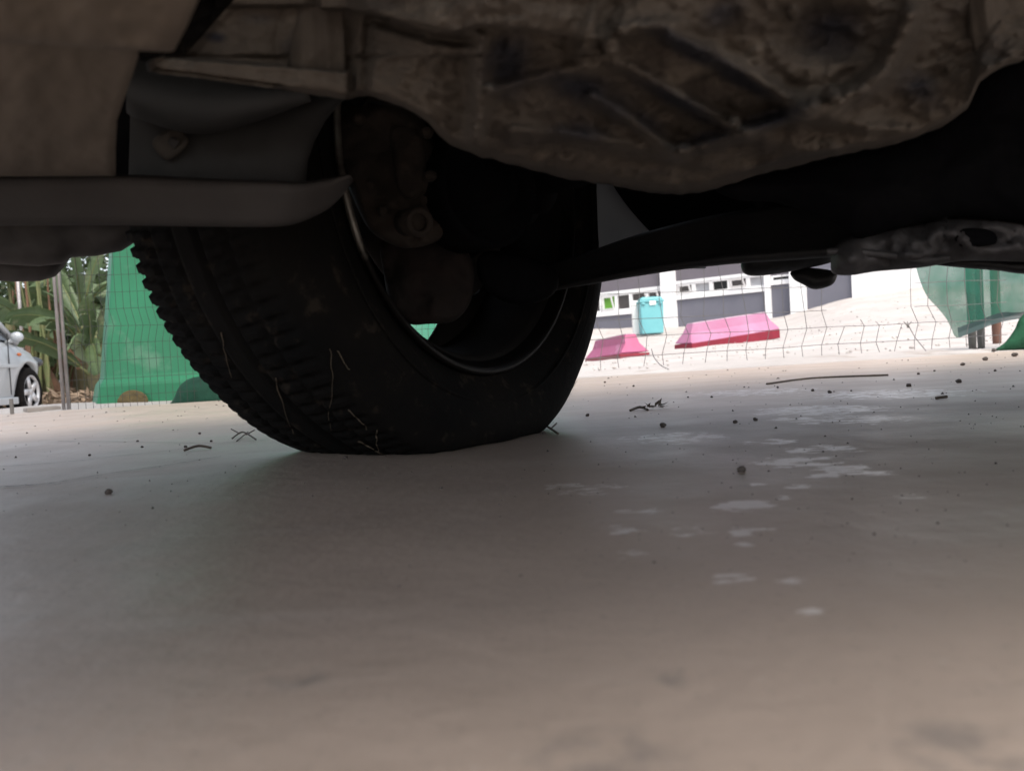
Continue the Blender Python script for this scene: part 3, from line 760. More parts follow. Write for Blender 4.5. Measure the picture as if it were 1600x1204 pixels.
# ------------------------------------------------------------------ beyond the slab, left
# green plastic barrier
gb = thing('traffic_barrier', 'tall green plastic barrier behind the wire mesh, left of the black tyre', 'barrier', G(300, 634))
D0 = 3.02
fo = [(150, 636), (156, 600), (163, 592), (176, 380), (182, 300)]
bar = MB(); rows = []
for i, (lx, y) in enumerate(fo):
    inset = (0, .0, .035, .12, .14)[i]
    a = P(lx, y, D0 + inset * .7); th = .36 - inset * 1.2
    b = a + Vector((.95 - (a.x - P(150, 636, D0).x) * 2, .10, 0))
    nrm = Vector((-.50, .85, 0)).normalized()
    n_ = 12
    front = [a.lerp(b, k / n_) for k in range(n_ + 1)]
    back = [q + nrm * th for q in front[::-1]]
    rows.append(front + back)
bar.grid(rows, closed_u=True); bar.f.append([len(bar.v) - len(rows[0]) + k for k in range(len(rows[0]))])
bar.build('barrier_body', M['greenbar'], gb, bevel=.012)
cushion([(184, 629), (187, 619), (195, 612), (206, 609), (218, 611), (227, 616), (231, 623), (229, 629), (206, 631)], D0 + .003, .02, .003, .004, 3, seed=31).build('fork_slot', M['soilplug'], gb, True)
o = cushion([(266, 640), (272, 622), (280, 604), (293, 593), (310, 588), (350, 585), (410, 600), (430, 632), (340, 646)], 2.86, .2, .06, .006, 8, seed=32).build('net_bundle', M['greencloth'], None, True)
tag(o, 'dark green bundle of netting on the ground between barrier and tyre', 'netting')
# fences: wires with a pressed V-fold
def fence_wires(mb, pts, a0, a1, da, heights, r, fold, jitter=0.0, gone=None, free=.05, base=None, torn=None):
    ang = a0; k = 0
    while ang < a1:
        q = pts(ang)
        g = gone(k) if gone else 0
        if not g:
            L = []
            zt = heights[-1]
            zs = [heights[0] - free] + [z for z in heights]
            if torn and torn[0] < ang < torn[1]: zs = [z for z in zs if z < .2] + [.165 + .02 * math.sin(k * 2.3)]
            for z in zs:
                off = fold(z)
                j = jitter * mnoise.noise(Vector((k * 2.1, z * 6, 0)))
                L.append(q + Vector((ED.x * j + off * ED.x, ED.y * j + off * ED.y, z)) - EN * off * 0)
            mb.tube(L, r, 5, False)
        ang += da; k += 1
    for z in heights[:-1]:
        L = []; n = int((a1 - a0) / .05); runs = [L]
        for i in range(n + 1):
            a_ = lerp(a0, a1, i / n); q = pts(a_); off = fold(z)
            if torn and z > .2 and torn[0] < a_ < torn[1]:
                if runs[-1]: runs.append([])
                continue
            runs[-1].append(q + ED * off + Vector((0, 0, z + .006 * mnoise.noise(Vector((i * .15, z * 9, 1))))))
        for L in runs:
            if len(L) > 1: mb.tube(L, r, 5, False)
fl = thing('wire_fence', 'fine wire mesh fence with thin paired posts in front of banana plants', 'fence', edge(.4, .03))
mb = MB()
fence_wires(mb, lambda a: edge(a, .03, 0), (G(109, 640) - E0).dot(ED), 1.75, .0235, [.04, .10, .16, .22, .28, .34, .40, .46, .52, .58, .64, .9], .00075, lambda z: .012 if .26 < z < .3 else 0)
mb.build('wire_mesh', M['finewire'], fl)
def post(parent, px, py, d_r, hgt, m, lean=0, name='fence_post', base_z=0.0):
    q = G(px, py, base_z); mb = MB(); mb.tube([q, q + Vector((lean, 0, hgt))], d_r, 12)
    return mb.build(name, m, parent, True)
post(fl, 100, 640, .0058, 1.4, M['post']); post(fl, 107.5, 639.5, .0058, 1.4, M['post'])
# right-hand fence, coarse wires
fr = thing('wire_fence', 'coarse wire fence with kinked wires before the pink barriers', 'fence', edge(5, .05))
def rz(px, py): return None
aR0 = (G(900, 590) - E0).dot(ED); aR1 = (G(1680, 545) - E0).dot(ED)
mb = MB()
def fr_fold(z): return .0 if z < .085 else (.022 if z < .16 else 0.0)
GA = (G(1000, 575) - E0).dot(ED)
def gone(k): return False
fence_wires(mb, lambda a: edge(a, .05, .0), aR0, aR1, .094, [.075, .15, .225, .33, .44, .55, .7], .0014, fr_fold, .03, gone, .045, torn=((G(1312, 565) - E0).dot(ED), (G(1436, 557.25) - E0).dot(ED)))
mb.build('wire_mesh', M['wire'], fr)
mb = MB(); mb.tube(smoothline([P(1018, 545, 3.42), P(1022, 558, 3.40), P(1032, 570, 3.36), P(1045, 577, 3.3)], 8), .0018, 6); mb.build('loose_wire', M['wire'], fr)
mb = MB(); mb.tube(smoothline([P(1418, 505, 3.75), P(1430, 527, 3.72), P(1447, 548, 3.68)], 6), .0022, 6)
for k in range(5): mb.tube([P(1412 + k * 3, 502 + (k % 2) * 4, 3.75), P(1421 - k, 512, 3.75)], .0017, 5)
mb.build('loose_wire', M['wire'], fr)

# shade nets
def net(outline_top, outline_bot, d, name, label, wav=.03, m='net'):
    rows = []
    n = 40
    for t in [i / 24 for i in range(25)]:
        row = []
        for k in range(n + 1):
            s_ = k / n; a = outline_top(s_); b = outline_bot(s_)
            w = Vector(a).lerp(Vector(b), t)
            row.append(P(w.x, w.y, d(w.x) + wav * fbm(Vector((w.x * .018, w.y * .008, 2.2)), 3)))
        rows.append(row)
    mb = MB(); mb.grid(rows); o = mb.build(name, M[m], None, True)
    tag(o, label, 'netting'); return o
bt = [(1432, 420), (1438, 440), (1448, 462), (1464, 480), (1478, 497), (1486, 512), (1494, 527), (1512, 521), (1535, 511), (1560, 500), (1600, 488), (1700, 470)]
def net_bot(s_):
    L = smoothline([(a, b, 0) for a, b in bt], 6); q = L[min(len(L) - 1, int(s_ * (len(L) - 1)))]; return (q.x, q.y)
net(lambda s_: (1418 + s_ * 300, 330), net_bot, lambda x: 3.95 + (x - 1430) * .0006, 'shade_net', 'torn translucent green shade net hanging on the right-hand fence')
mb = MB(); L0 = smoothline([(1496, 512, 0), (1530, 500, 0), (1565, 488, 0), (1600, 487, 0), (1700, 470, 0)], 8); L1 = smoothline([(1498, 528, 0), (1535, 513, 0), (1565, 503, 0), (1600, 497, 0), (1700, 484, 0)], 8)
mb.grid([[P(lerp(a.x, b.x, t), lerp(a.y, b.y, t), 3.93 + .01 * math.sin(t * 3)) for t in (0, .5, 1)] for a, b in zip(L0, L1)])
net_o = bpy.data.objects['shade_net']; o = mb.build('hem', M['hem'], net_o); 
net(lambda s_: (400 + s_ * 470, 380), lambda s_: (400 + s_ * 470, 606 - s_ * 22), lambda x: 3.25 + (x - 400) * .0003, 'shade_net', 'green shade net on the fence seen through the wheel opening', m='sunlitNet')
# posts on the right
for (px, py, r_, m, lab) in ((1547, 545, .021, 'woodpost', 'grey weathered post behind green net, left one of three'), (1562, 545, .019, 'woodpost', 'grey weathered post behind green net, middle one of three'), (1584, 541, .025, 'redpost', 'reddish brown post behind green net at the right edge')):
    q = G(px, py); q = q + EN * .12; mb = MB()
    mb.tube([q + Vector((0, 0, z)) for z in (-.02, .05, .12, .3, .8, 1.6)], [r_ * .85, r_, r_ * 1.05, r_ * 1.08, r_, r_ * .95], 14)
    tag(mb.build('wooden_post', M[m], None, True), lab, 'post', 'posts behind the green net')
o = cushion([(1555, 548), (1570, 535), (1585, 515), (1598, 492), (1640, 470), (1700, 480), (1700, 545), (1600, 545)], 3.9, .1, .05, .008, 8, seed=41).build('net_bundle', mat('bright_green_net_heap', (.014, .095, .045), (.01, .06, .03), 14, .9, .006, 40), None, True)
tag(o, 'bright green heap of gathered netting at the foot of the right posts', 'netting')

# pink barriers
def jersey(name, base_l, base_r, hgt, dep, label, faded):
    t = thing(name, label, 'barrier', base_l)
    X = (base_r - base_l); Ln = X.length; X = X / Ln; Nn = Vector((X.y, -X.x, 0)).normalized()
    if Nn.dot(Vector((0, -1, 0))) < 0: Nn = -Nn
    def pt(s_, o, z): return base_l + X * s_ + Nn * o + Vector((0, 0, z))
    pf = [(dep, 0), (dep, hgt * .202), (dep * .94, hgt * .25), (dep * .5, hgt * .62), (dep * .38, hgt), (-dep * .38, hgt), (-dep * .5, hgt * .62), (-dep * .94, hgt * .28), (-dep, hgt * .24), (-dep, 0)]
    mb = MB(); rows = []
    for s_, ins in ((0, 0), (Ln * .06, 0), (Ln * .5, 0), (Ln * .94, 0), (Ln, 0)):
        rows.append([pt(lerp(s_, Ln * .5, .22 * max(0, z / hgt - .25) if s_ in (0, Ln) or True else 0), o, z) for o, z in pf[1:9]])
    mb.grid(rows, closed_u=True); mb.f += [list(range(8)), [len(mb.v) - 8 + k for k in range(8)]]
    mb.build('barrier_body', M['pinkbar'] if faded else M['crimsonbar'], t, bevel=.02)
    mb = MB(); mb.v = [pt(a, o, z) for z in (-.1, hgt * .20) for a, o in ((-.01, dep * 1.015), (Ln + .01, dep * 1.015), (Ln + .01, -dep * 1.015), (-.01, -dep * 1.015))]
    mb.f = [[0, 1, 2, 3], [4, 5, 6, 7], [0, 1, 5, 4], [1, 2, 6, 5], [2, 3, 7, 6], [3, 0, 4, 7]]
    mb.build('barrier_base', M['redbar'], t, bevel=.015)
    mb = MB(); mb.v = [pt(lerp(a, Ln * .5, .17), o, z) for z in (hgt * 1.0 + .003, hgt * 1.03) for a, o in ((0, dep * .36), (Ln, dep * .36), (Ln, -dep * .36), (0, -dep * .36))]
    mb.f = [[0, 1, 2, 3], [4, 5, 6, 7], [0, 1, 5, 4], [1, 2, 6, 5], [2, 3, 7, 6], [3, 0, 4, 7]]
    mb.build('barrier_top', M['palebar'], t)
    return t
jersey('traffic_barrier', P(1068, 545, 16.6), P(1203, 522, 17.6), .50, .30, 'long sun-faded pink plastic barrier below the grey building', True)
jersey('traffic_barrier', P(935, 566, 17.6), P(992, 559, 15.2), .47, .30, 'short crimson and pink barrier beside the black tyre', False)

# turquoise wheelie bin and narrow white block in front of the building
def wbin(px0, px1, pyb, d, hgt, m, label, lid=True):
    a, b = P(px0, pyb, d), P(px1, pyb - 2, d); t = thing('wheelie_bin', label, 'bin', (a + b) / 2)
    X = (b - a); X.z = 0; w = X.length; X.normalize(); Nn = Vector((X.y, -X.x, 0))
    c = (a + b) / 2
    def bx(s0, s1, o0, o1, z0, z1, tp=1.0):
        mb = MB(); mb.v = [c + X * (s_ * k) + Nn * (o * k) + Vector((0, 0, z)) for z, k in ((z0, 1), (z1, tp)) for s_, o in ((s0, o0), (s1, o0), (s1, o1), (s0, o1))]
        mb.f = [[0, 1, 2, 3], [4, 5, 6, 7], [0, 1, 5, 4], [1, 2, 6, 5], [2, 3, 7, 6], [3, 0, 4, 7]]; return mb
    bx(-w * .45, w * .45, -w * .35, w * .35, -.3, hgt * .8, 1.08).build('bin_body', m, t, bevel=.03)
    bx(-w * .52, w * .52, -w * .42, w * .42, hgt * .8 + .003, hgt * .88).build('bin_rim', m, t, bevel=.02)
    bx(-w * .5, w * .5, -w * .4, w * .4, hgt * .88 + .003, hgt, .8).build('bin_lid', m, t, bevel=.04)
    if lid:
        bx(-w * .1, w * .16, w * .40, w * .425, hgt * .70, hgt * .84).build('notice', M['white_plastic'], t)
        for s_ in (-.36, .36): bx(w * (s_ - .08), w * (s_ + .08), w * .38, w * .45, hgt * .72, hgt * .8 - .003).build('lifting_lug', m, t, bevel=.02)
    return t
wbin(999, 1036, 508, 26, .90, M['bin'], 'turquoise wheeled bin in front of the grey building windows')
wbin(988, 1000, 510, 26.4, .84, M['white_plastic'], 'narrow white shape tucked against the left of the turquoise bin', False)

# ------------------------------------------------------------------ building
A0, A1 = P(935, 500, 31), P(1300, 470, 25.5)
FD = (A1 - A0); FD.z = 0; FD.normalize(); FN = Vector((FD.y, -FD.x, 0))
if FN.y > 0: FN = -FN
FO = Vector((A0.x, A0.y, 0))
def Fq(X, Y):                            # zoomed-view coordinates of the facade -> (along, height)
    r = ray(880 + X / 3.7625, 280 + Y / 3.7625); o = Vector((0, 0, H))
    t = (FO - o).dot(FN) / r.dot(FN); q = o + r * t
    return (q - FO).dot(FD), q.z
bl = thing('school_building', 'low grey building with white columns and window strip beyond the fence', 'building', (FO.x, FO.y, .9))
def fbox(s0, s1, z0, z1, o0, o1):
    mb = MB(); mb.v = [FO + FD * s_ + FN * o + Vector((0, 0, z)) for z in (z0, z1) for s_, o in ((s0, o0), (s1, o0), (s1, o1), (s0, o1))]
    mb.f = [[3, 2, 1, 0], [4, 5, 6, 7], [0, 1, 5, 4], [1, 2, 6, 5], [2, 3, 7, 6], [3, 0, 4, 7]]; return mb
sL = Fq(-300, 800)[0]; sC0 = Fq(590, 700)[0]; sC1 = Fq(668, 700)[0]; sP0 = Fq(1192, 680)[0]; sP1 = Fq(1224, 680)[0]; sW0 = Fq(1345, 680)[0]; sW1 = Fq(1432, 680)[0]; sE = Fq(1700, 600)[0]; sEnd = sE + 16
zb = -.2
# left bay
z_s = Fq(410, 765)[1]; z_t = Fq(410, 665)[1]
z_s2 = Fq(900, 660)[1]; z_t2 = Fq(900, 590)[1]
TOP = 7.5
fbox(sL, sC0, z_t + .12, TOP, -.3, 0).build('wall', M['wall'], bl); fbox(sL, sC0, zb, z_s - .16, -.3, -.01).build('slate_panel', M['slate'], bl)
fbox(sL, sC0, z_s - .16, z_s, -.3, .06).build('sill', M['whitepaint'], bl); fbox(sL, sC0, z_t, z_t + .12, -.3, .05).build('lintel', M['whitepaint'], bl)
fbox(sC0, sC1, zb, TOP, -.3, .22).build('column', M['whitepaint'], bl)
fbox(sC1, sP0, z_t2 + .1, TOP, -.3, 0).build('wall', M['wall'], bl); fbox(sC1, sP0, zb, z_s2 - .16, -.3, -.01).build('slate_panel', M['slate'], bl)
fbox(sC1, sP0, z_s2 - .16, z_s2, -.3, .06).build('sill', M['whitepaint'], bl); fbox(sC1, sP0, z_t2, z_t2 + .1, -.3, .05).build('lintel', M['whitepaint'], bl)
fbox(sP0, sP1, zb, TOP, -.3, .12).build('column', M['whitepaint'], bl)
z_s3 = Fq(1280, 600)[1]; z_t3 = Fq(1280, 562)[1]
fbox(sP1, sW0, z_t3, TOP, -.3, 0).build('wall', M['wall'], bl); fbox(sP1, sW0, zb, z_s3 - .1, -.3, -.01).build('slate_panel', M['slate'], bl); fbox(sP1, sW0, z_s3 - .1, z_s3, -.3, .06).build('sill', M['whitepaint'], bl)
fbox(sW0, sW1, zb, TOP, -.3, .22).build('column', M['whitepaint'], bl)
fbox(sW1, sE, zb, TOP, -.3, -.01).build('slate_panel', M['slate'], bl)
fbox(sE, sEnd, zb, TOP, -.3, .1).build('wall', M['whitepaint'], bl)
fbox(sL, sEnd, zb, TOP, -8, -.6).build('rear_wall', M['wall'], bl)
fbox(sL - .3, sEnd + .3, TOP + .003, TOP + .3, -8, .8).build('roof', M['whitepaint'], bl)
def window(s0, s1, z0, z1, m, tilt=0):
    fw = .06; mb = MB()
    for a in ((s0, s0 + fw, z0, z1), (s1 - fw, s1, z0, z1), (s0 + fw, s1 - fw, z1 - fw, z1), (s0 + fw, s1 - fw, z0, z0 + fw)):
        q = fbox(*a, -.14, .02); mb.add(q.v, q.f)
    w = mb.build('window', M['whitepaint'], bl)
    pm = fbox(s0 + fw, s1 - fw, z0 + fw, z1 - fw, -.11, -.09)
    pm.build('pane', m, w)
    if tilt:
        mb = MB(); dz = (z1 - z0 - 2 * fw); zc = z0 + fw
        for a in ((s0 + fw, s0 + 2 * fw, 0, dz), (s1 - 2 * fw, s1 - fw, 0, dz), (s0 + 2 * fw, s1 - 2 * fw, dz - fw, dz), (s0 + 2 * fw, s1 - 2 * fw, 0, fw)):
            q = fbox(a[0], a[1], zc + a[2], zc + a[3], .03, .06)
            q.v = [p + FN * tilt * (p.z - zc) / dz for p in q.v]; mb.add(q.v, q.f)
        mb.build('casement', M['whitepaint'], w)
    return w
for X0, X1, m, tl in ((-280, -190, 'pane', 0), (-180, -90, 'pane', 0), (-80, 10, 'pane', 0), (20, 110, 'pane', 0), (120, 222, 'pane', 0), (228, 312, 'pane_green', .2), (312, 398, 'pane', 0), (398, 494, 'pane', 0), (494, 588, 'pane', .3)):
    window(Fq(X0, 720)[0], Fq(X1, 720)[0], z_s + .002, z_t - .002, M[m], tl)
for X0, X1, m, tl in ((670, 764, 'pane', .15), (766, 868, 'pane_pale', 0), (870, 976, 'pane_dark', 0), (978, 1086, 'pane', .25), (1088, 1190, 'pane_pale', 0)):
    window(Fq(X0, 620)[0], Fq(X1, 620)[0], z_s2 + .002, z_t2 - .002, M[m], tl)
window(sP1 + .02, sW0 - .02, z_s3 + .002, z_t3 - .002, M['pane_dark'])

# ------------------------------------------------------------------ silver car on the left
sc_d = 10.2; wpt = P(53, 607, sc_d); gz = wpt.z - .32
hatch = thing('parked_car', 'silver car with five-spoke wheels parked behind the wire fence', 'car', (wpt.x - .72, wpt.y - 1.50, gz - .04), rad(8))
hatch_loc = hatch.location.copy(); SCL = 1.08
HM = Matrix.Translation(hatch_loc) @ Matrix.Rotation(rad(8), 4, 'Z') @ Matrix.Scale(SCL, 4)
def hb(mb, name, m, parent=None, sm=True, bev=0):
    mb.v = [HM @ q for q in mb.v]; return mb.build(name, m, parent or hatch, sm, bev)
def body_w(y): return interp([(-2.05, .55), (-1.95, .74), (-1.5, .82), (0, .84), (1.0, .83), (1.5, .79), (1.8, .68), (1.95, .5)], y)
def body_t(y): return interp([(-2.05, .76), (-1.9, .90), (-1, .92), (.55, .91), (.8, .90), (1.2, .86), (1.5, .79), (1.75, .68), (1.95, .55)], y)
rows = []; y = -2.05
while y <= 1.951:
    w, tp = body_w(y), body_t(y); bot = interp([(-2.05, .4), (-1.8, .22), (1.7, .2), (1.95, .3)], y)
    for wy in (-1.28, 1.25):
        if abs(y - wy) < .35: bot = max(bot, .29 + math.sqrt(.35 ** 2 - (y - wy) ** 2))
    half = [(w * .97, bot), (w * 1.0, max(bot + .01, .42)), (w * 1.03, max(bot + .02, .60)), (w * 1.03, max(bot + .03, .66)), (w * 1.0, max(bot + .04, tp - .1)), (w * .95, tp - .03), (w * .85, tp), (w * .4, tp + .03)]
    rows.append([Vector((a, y, z)) for a, z in half] + [Vector((-a, y, z)) for a, z in half[::-1]]); y += .05
mb = MB(); mb.grid(rows); mb.f += [list(range(16)), [len(mb.v) - 16 + k for k in range(16)]]
hb(mb, 'body', M['silver'])
rows = []
for y, z, w, wb in ((-1.95, 1.0, .7, .7), (-1.7, 1.4, .6, .6), (-1.3, 1.5, .62, .62), (-.2, 1.52, .63, .63), (.25, 1.47, .62, .62), (.65, 1.17, .7, .7), (1.02, .89, .76, .76)):
    zb_ = .9
    rows.append([Vector((.79, y, zb_)), Vector((w, y, z - .03)), Vector((w - .06, y, z)), Vector((-w + .06, y, z)), Vector((-w, y, z - .03)), Vector((-.79, y, zb_))])
mb = MB(); mb.grid(rows); hb(mb, 'cabin_glass', M['carglass'], None, False)
mb = MB(); rows = [[Vector((s_ * .66, y, z)) for s_ in (-1, -.9, -.5, 0, .5, .9, 1)] for y, z in ((-1.75, 1.36), (-1.65, 1.43), (-1.3, 1.52), (-.1, 1.54), (.22, 1.50), (.28, 1.46))]
mb.grid(rows); hb(mb, 'roof', M['silver'])
for sg in (1, -1):
    mb = MB(); mb.tube([Vector((sg * .8, 1.04, .87)), Vector((sg * .73, .65, 1.17)), Vector((sg * .645, .25, 1.46))], .035, 8); hb(mb, 'pillar', M['silver'])
    mb = MB(); mb.tube([Vector((sg * .81, -.35, .98)), Vector((sg * .66, -.4, 1.5))], .04, 8); hb(mb, 'pillar', M['darkcar'])
    mb = MB(); mb.ellipsoid((sg * .93, .78, .93), (.07, .05, .06)); mb.tube([(sg * .80, .80, .87), (sg * .9, .79, .90)], .025, 6); hb(mb, 'mirror', M['silver'])
    mb = MB(); mb.box((sg * .872 - .012, -1.0, .585), (sg * .872 + .012, .88, .625)); hb(mb, 'side_strip', M['silver'], None, False, .005)
    mb = MB(); mb.box((sg * .862 - .004, .70, .28), (sg * .862 + .004, .712, .97)); hb(mb, 'door_gap', M['darkcar'], None, False)
    mb = MB(); mb.box((sg * .83 - .05, -.93, .17), (sg * .83 + .02, .9, .25)); hb(mb, 'sill', M['silver'], None, False, .01)
    mb = MB(); mb.ellipsoid((sg * .845, 1.0, .74), (.012, .05, .02)); hb(mb, 'side_marker', M['lamp_red'])
    mb = MB(); mb.ellipsoid((sg * .60, 1.80, .66), (.16, .1, .08)); hb(mb, 'headlight', M['carglass'])
    for wy in (-1.28, 1.25):
        Mx = Matrix.Translation((sg * .75, wy, .295)) @ Matrix.Scale(sg, 4, Vector((1, 0, 0)))
        mb = MB(); mb.lathe([(-.1, .2), (-.1, .27), (-.08, .293), (.07, .293), (.095, .27), (.1, .21), (.09, .195)], Mx, 40)
        wh = hb(mb, 'wheel', M['tyre'])
        mb = MB(); mb.lathe([(.085, .2), (.09, .19), (.06, .175)], Mx, 40); mb.lathe([(.03, .18), (.03, .0)], Mx, 24); r1 = hb(mb, 'rim', M['darkcar'], wh)
        mb = MB(); mb.lathe([(.085, .205), (.097, .2), (.092, .188), (.07, .18)], Mx, 40); mb.lathe([(.06, .06), (.085, .05), (.088, 0)], Mx, 16)
        for k in range(5):
            a = k * 2 * math.pi / 5 + .3; Ms = Mx @ Matrix.Rotation(a, 4, 'X')
            mb.add([Ms @ Vector(q) for q in ((.06, -.045, .04), (.06, .045, .04), (.075, .032, .19), (.075, -.032, .19), (.088, -.035, .04), (.088, .035, .04), (.09, .025, .19), (.09, -.025, .19))], [[3, 2, 1, 0], [4, 5, 6, 7], [0, 1, 5, 4], [1, 2, 6, 5], [2, 3, 7, 6], [3, 0, 4, 7]])
        hb(mb, 'spokes', M['alloy'], wh)
q = P(40.5, horizon(40), 13.2); q.z = terrain_z(q.x, q.y); mb = MB(); mb.tube([q, q + Vector((0, 0, 3))], .028, 10)
tag(mb.build('fence_post', M['post'], None, True), 'single galvanised post rising behind the silver car bonnet', 'post')
# plank and low stake near its wheel
a, b = G(36, 643), G(90, 639); a += EN * .04; b += EN * .04
mb = MB(); X = (b - a).normalized(); Yv = Vector((-X.y, X.x, 0))
mb.v = [q + Yv * o + Vector((0, 0, z)) for z in (-.005, .011) for q, o in ((a, 0), (b, 0), (b, .06), (a, .06))]; mb.f = [[3, 2, 1, 0], [4, 5, 6, 7], [0, 1, 5, 4], [1, 2, 6, 5], [2, 3, 7, 6], [3, 0, 4, 7]]
tag(mb.build('wooden_plank', M['plank'], None, bevel=.003), 'short grey plank lying at the slab edge before the silver car', 'plank')
mb = MB(); q = G(10, 648) + EN * .05; mb.tube([q, q + Vector((0, 0, .05))], .006, 8)
tag(mb.build('wooden_stake', M['woodpost'], None), 'stubby grey stake at the slab edge below the silver car', 'stake')

# ------------------------------------------------------------------ plants on the left
def leaf_mesh(base, dirv, L, Wd, droop, roll, seed):
    """a banana leaf: a channelled blade whose halves are torn into hanging strips"""
    mb = MB(); p = Vector(base); d = Vector(dirv).normalized(); n = 26; ax = []
    for i in range(n + 1):
        side = d.cross(Vector((0, 0, 1)))
        if side.length < .1: side = Vector((1, 0, 0))
        side.normalize(); up_ = side.cross(d)
        side = side * math.cos(roll) + up_ * math.sin(roll); ax.append((p.copy(), side.copy(), side.cross(d), d.copy()))
        p = p + d * L / n; d = (d + Vector((0, 0, -droop / n))).normalized()
    rr = random.Random(seed)
    for sg in (1, -1):
        i = 0
        while i < n:
            k = min(n, i + rr.choice((1, 2, 2, 3, 5, 7))); sag = rr.uniform(.05, .75) ** 1.5; rows = []; cut_ = rr.uniform(.8, 1.05)
            for q in range(i, k + 1):
                t = q / n; w = Wd * (math.sin(math.pi * min(1, t * .98 + .02)) ** .5) * .5 * cut_
                o, sd, up2, dd = ax[q]; row = []
                for j in range(6):
                    s_ = j / 5
                    row.append(o + sd * (sg * w * s_) + up2 * (w * .32 * math.sin(s_ * 2.2) + .004 * math.sin(q * 2.4)) - Vector((0, 0, sag * w * s_ * s_)) + dd * (w * .35 * s_))
                rows.append(row)
            mb.grid(rows); i = k
    return mb
def banana(px, d, hgt, specs, label, nstalk=2, seed=0):
    rnd = random.Random(seed)
    q = P(px, horizon(px), d); q.z = terrain_z(q.x, q.y) - .05
    t = thing('banana_plant', label, 'banana plant', q, 0, 'banana plants behind the fence')
    mb = MB(); lean = Vector((rnd.uniform(-.12, .12), 0, 1))
    mb.tube([q + lean * hgt * k / 6 for k in range(7)], [.13, .12, .11, .10, .09, .075, .05], 12); mb.build('stem', M['bark'], t, True)
    for (az, el, L, Wd, dr, ro, z0, mm) in specs:
        dv = Vector((math.sin(rad(az)) * math.cos(rad(el)), math.cos(rad(az)) * math.cos(rad(el)), math.sin(rad(el))))
        b0 = q + lean * hgt * z0
        b1 = b0 + dv * .35
        mb = leaf_mesh(b1, dv, L, Wd, dr, rad(ro), rnd.random() * 50)
        lf = mb.build('leaf', M[mm], t, True)
        mb = MB(); mb.tube([b0, b0.lerp(b1, .5) + Vector((0, 0, .02)), b1], [.035, .028, .02], 7)
        # midrib runs along the leaf
        pts = [b1]; p = b1.copy(); d2 = dv.copy()
        for i in range(18):
            p = p + d2 * L / 20; d2 = (d2 + Vector((0, 0, -dr / 20))).normalized(); pts.append(p - Vector((0, 0, .012)))
        mb.tube(pts, [.02 - .001 * i for i in range(len(pts))], 6); mb.build('midrib', M['stalk'], lf, True)
    return t
rs = random.Random(3)
def rspec(n, dead=0.25, lo=.35):
    out = []
    for k in range(n):
        dd = rs.random() < dead
        out.append((rs.uniform(0, 360), rs.uniform(10, 75) if not dd else rs.uniform(-65, -20), rs.uniform(.8, 1.7) if not dd else rs.uniform(.6, 1.2), rs.uniform(.22, .42), rs.uniform(.9, 2.2), rs.uniform(-60, 60), rs.uniform(lo, 1.0), 'drystem' if dd else rs.choice(('leaf', 'leaf', 'leafpale'))))
    return out
banana(152, 13.4, 1.15, rspec(15, .15) + [(-80, 35, 1.5, .36, .9, 50, .9, 'leafpale'), (-60, 62, 1.5, .34, .5, 60, .9, 'leaf')], 'leafy banana plant beside the tall green barrier', seed=1)
banana(122, 14.6, 1.9, rspec(16, .25) + [(60, 58, 1.5, .36, .5, 60, .5, 'leafpale')], 'tallest banana plant with broad leaves behind the paired fence posts', seed=2)
banana(72, 14.2, 1.5, rspec(14, .5), 'banana plant with brown hanging leaves behind the silver car bonnet', seed=4)
banana(18, 16.0, 1.9, rspec(14, .3), 'banana plant rising behind the roof of the silver car', seed=5)
banana(176, 15.5, 1.6, rspec(14, .25), 'banana plant mostly hidden behind the tall green barrier', seed=6)
# a clump of thin stalks
for k in range(22):
    px = 34 + k * 2.9 + rs.uniform(-2, 2); d = rs.uniform(13.0, 14.2)
    q = P(px, horizon(px), d); q.z = terrain_z(q.x, q.y) - .05
    mb = MB(); lx = rs.uniform(-.25, .25)
    pts = [q + Vector((lx * t + .05 * math.sin(t * 5 + k), rs.uniform(-.02, .02), 2.7 * t)) for t in [i / 8 for i in range(9)]]
    mb.tube(pts, [.03 - .002 * i for i in range(9)], 6)
    tag(mb.build('plant_stalk', M['stalk'] if rs.random() < .65 else M['drystem'], None, True), 'thin upright plant stalk in the clump behind the silver car', 'plant stalk', 'stalks behind the silver car')
def shrub(px, d, r, zc, n, label, lm, name='bush', ls=.2):
    q = P(px, horizon(px), d); q.z = terrain_z(q.x, q.y)
    t = thing(name, label, 'bush', q, 0, 'bushes behind the fence')
    mb = MB(); rr = random.Random(px * 7)
    for k in range(5):
        mb.tube([q, q + Vector((rr.uniform(-r, r) * .3, rr.uniform(-r, r) * .3, zc * .6)), q + Vector((rr.uniform(-r, r) * .8, rr.uniform(-r, r) * .8, zc + rr.uniform(-.2, .6) * r))], [.05, .03, .012], 6)
    mb.build('stem', M['bark'], t, True)
    mb = MB()
    cl = [Vector((rr.gauss(0, .5), rr.gauss(0, .5), rr.gauss(0, .5))) * r for k in range(26)]
    for k in range(n):
        c = cl[k % 26] + Vector((rr.gauss(0, 1), rr.gauss(0, 1), rr.gauss(0, 1))) * r * .2 + q + Vector((0, 0, zc))
        if c.z < q.z + .05: continue
        a = Vector((rr.gauss(0, 1), rr.gauss(0, 1), rr.gauss(0, .6))).normalized(); b_ = a.cross(Vector((rr.gauss(0, 1), rr.gauss(0, 1), rr.gauss(0, 1)))).normalized(); s_ = ls * rr.uniform(.6, 1.4)
        mb.add([c, c + a * s_ * .5 + b_ * s_ * .25, c + a * s_, c + a * s_ * .5 - b_ * s_ * .25], [[0, 1, 2, 3]])
    mb.build('foliage', lm, t)
    return t
shrub(-40, 18, 1.7, 1.7, 2600, 'dense dark bush at the far left behind the silver car', M['leaf2'])
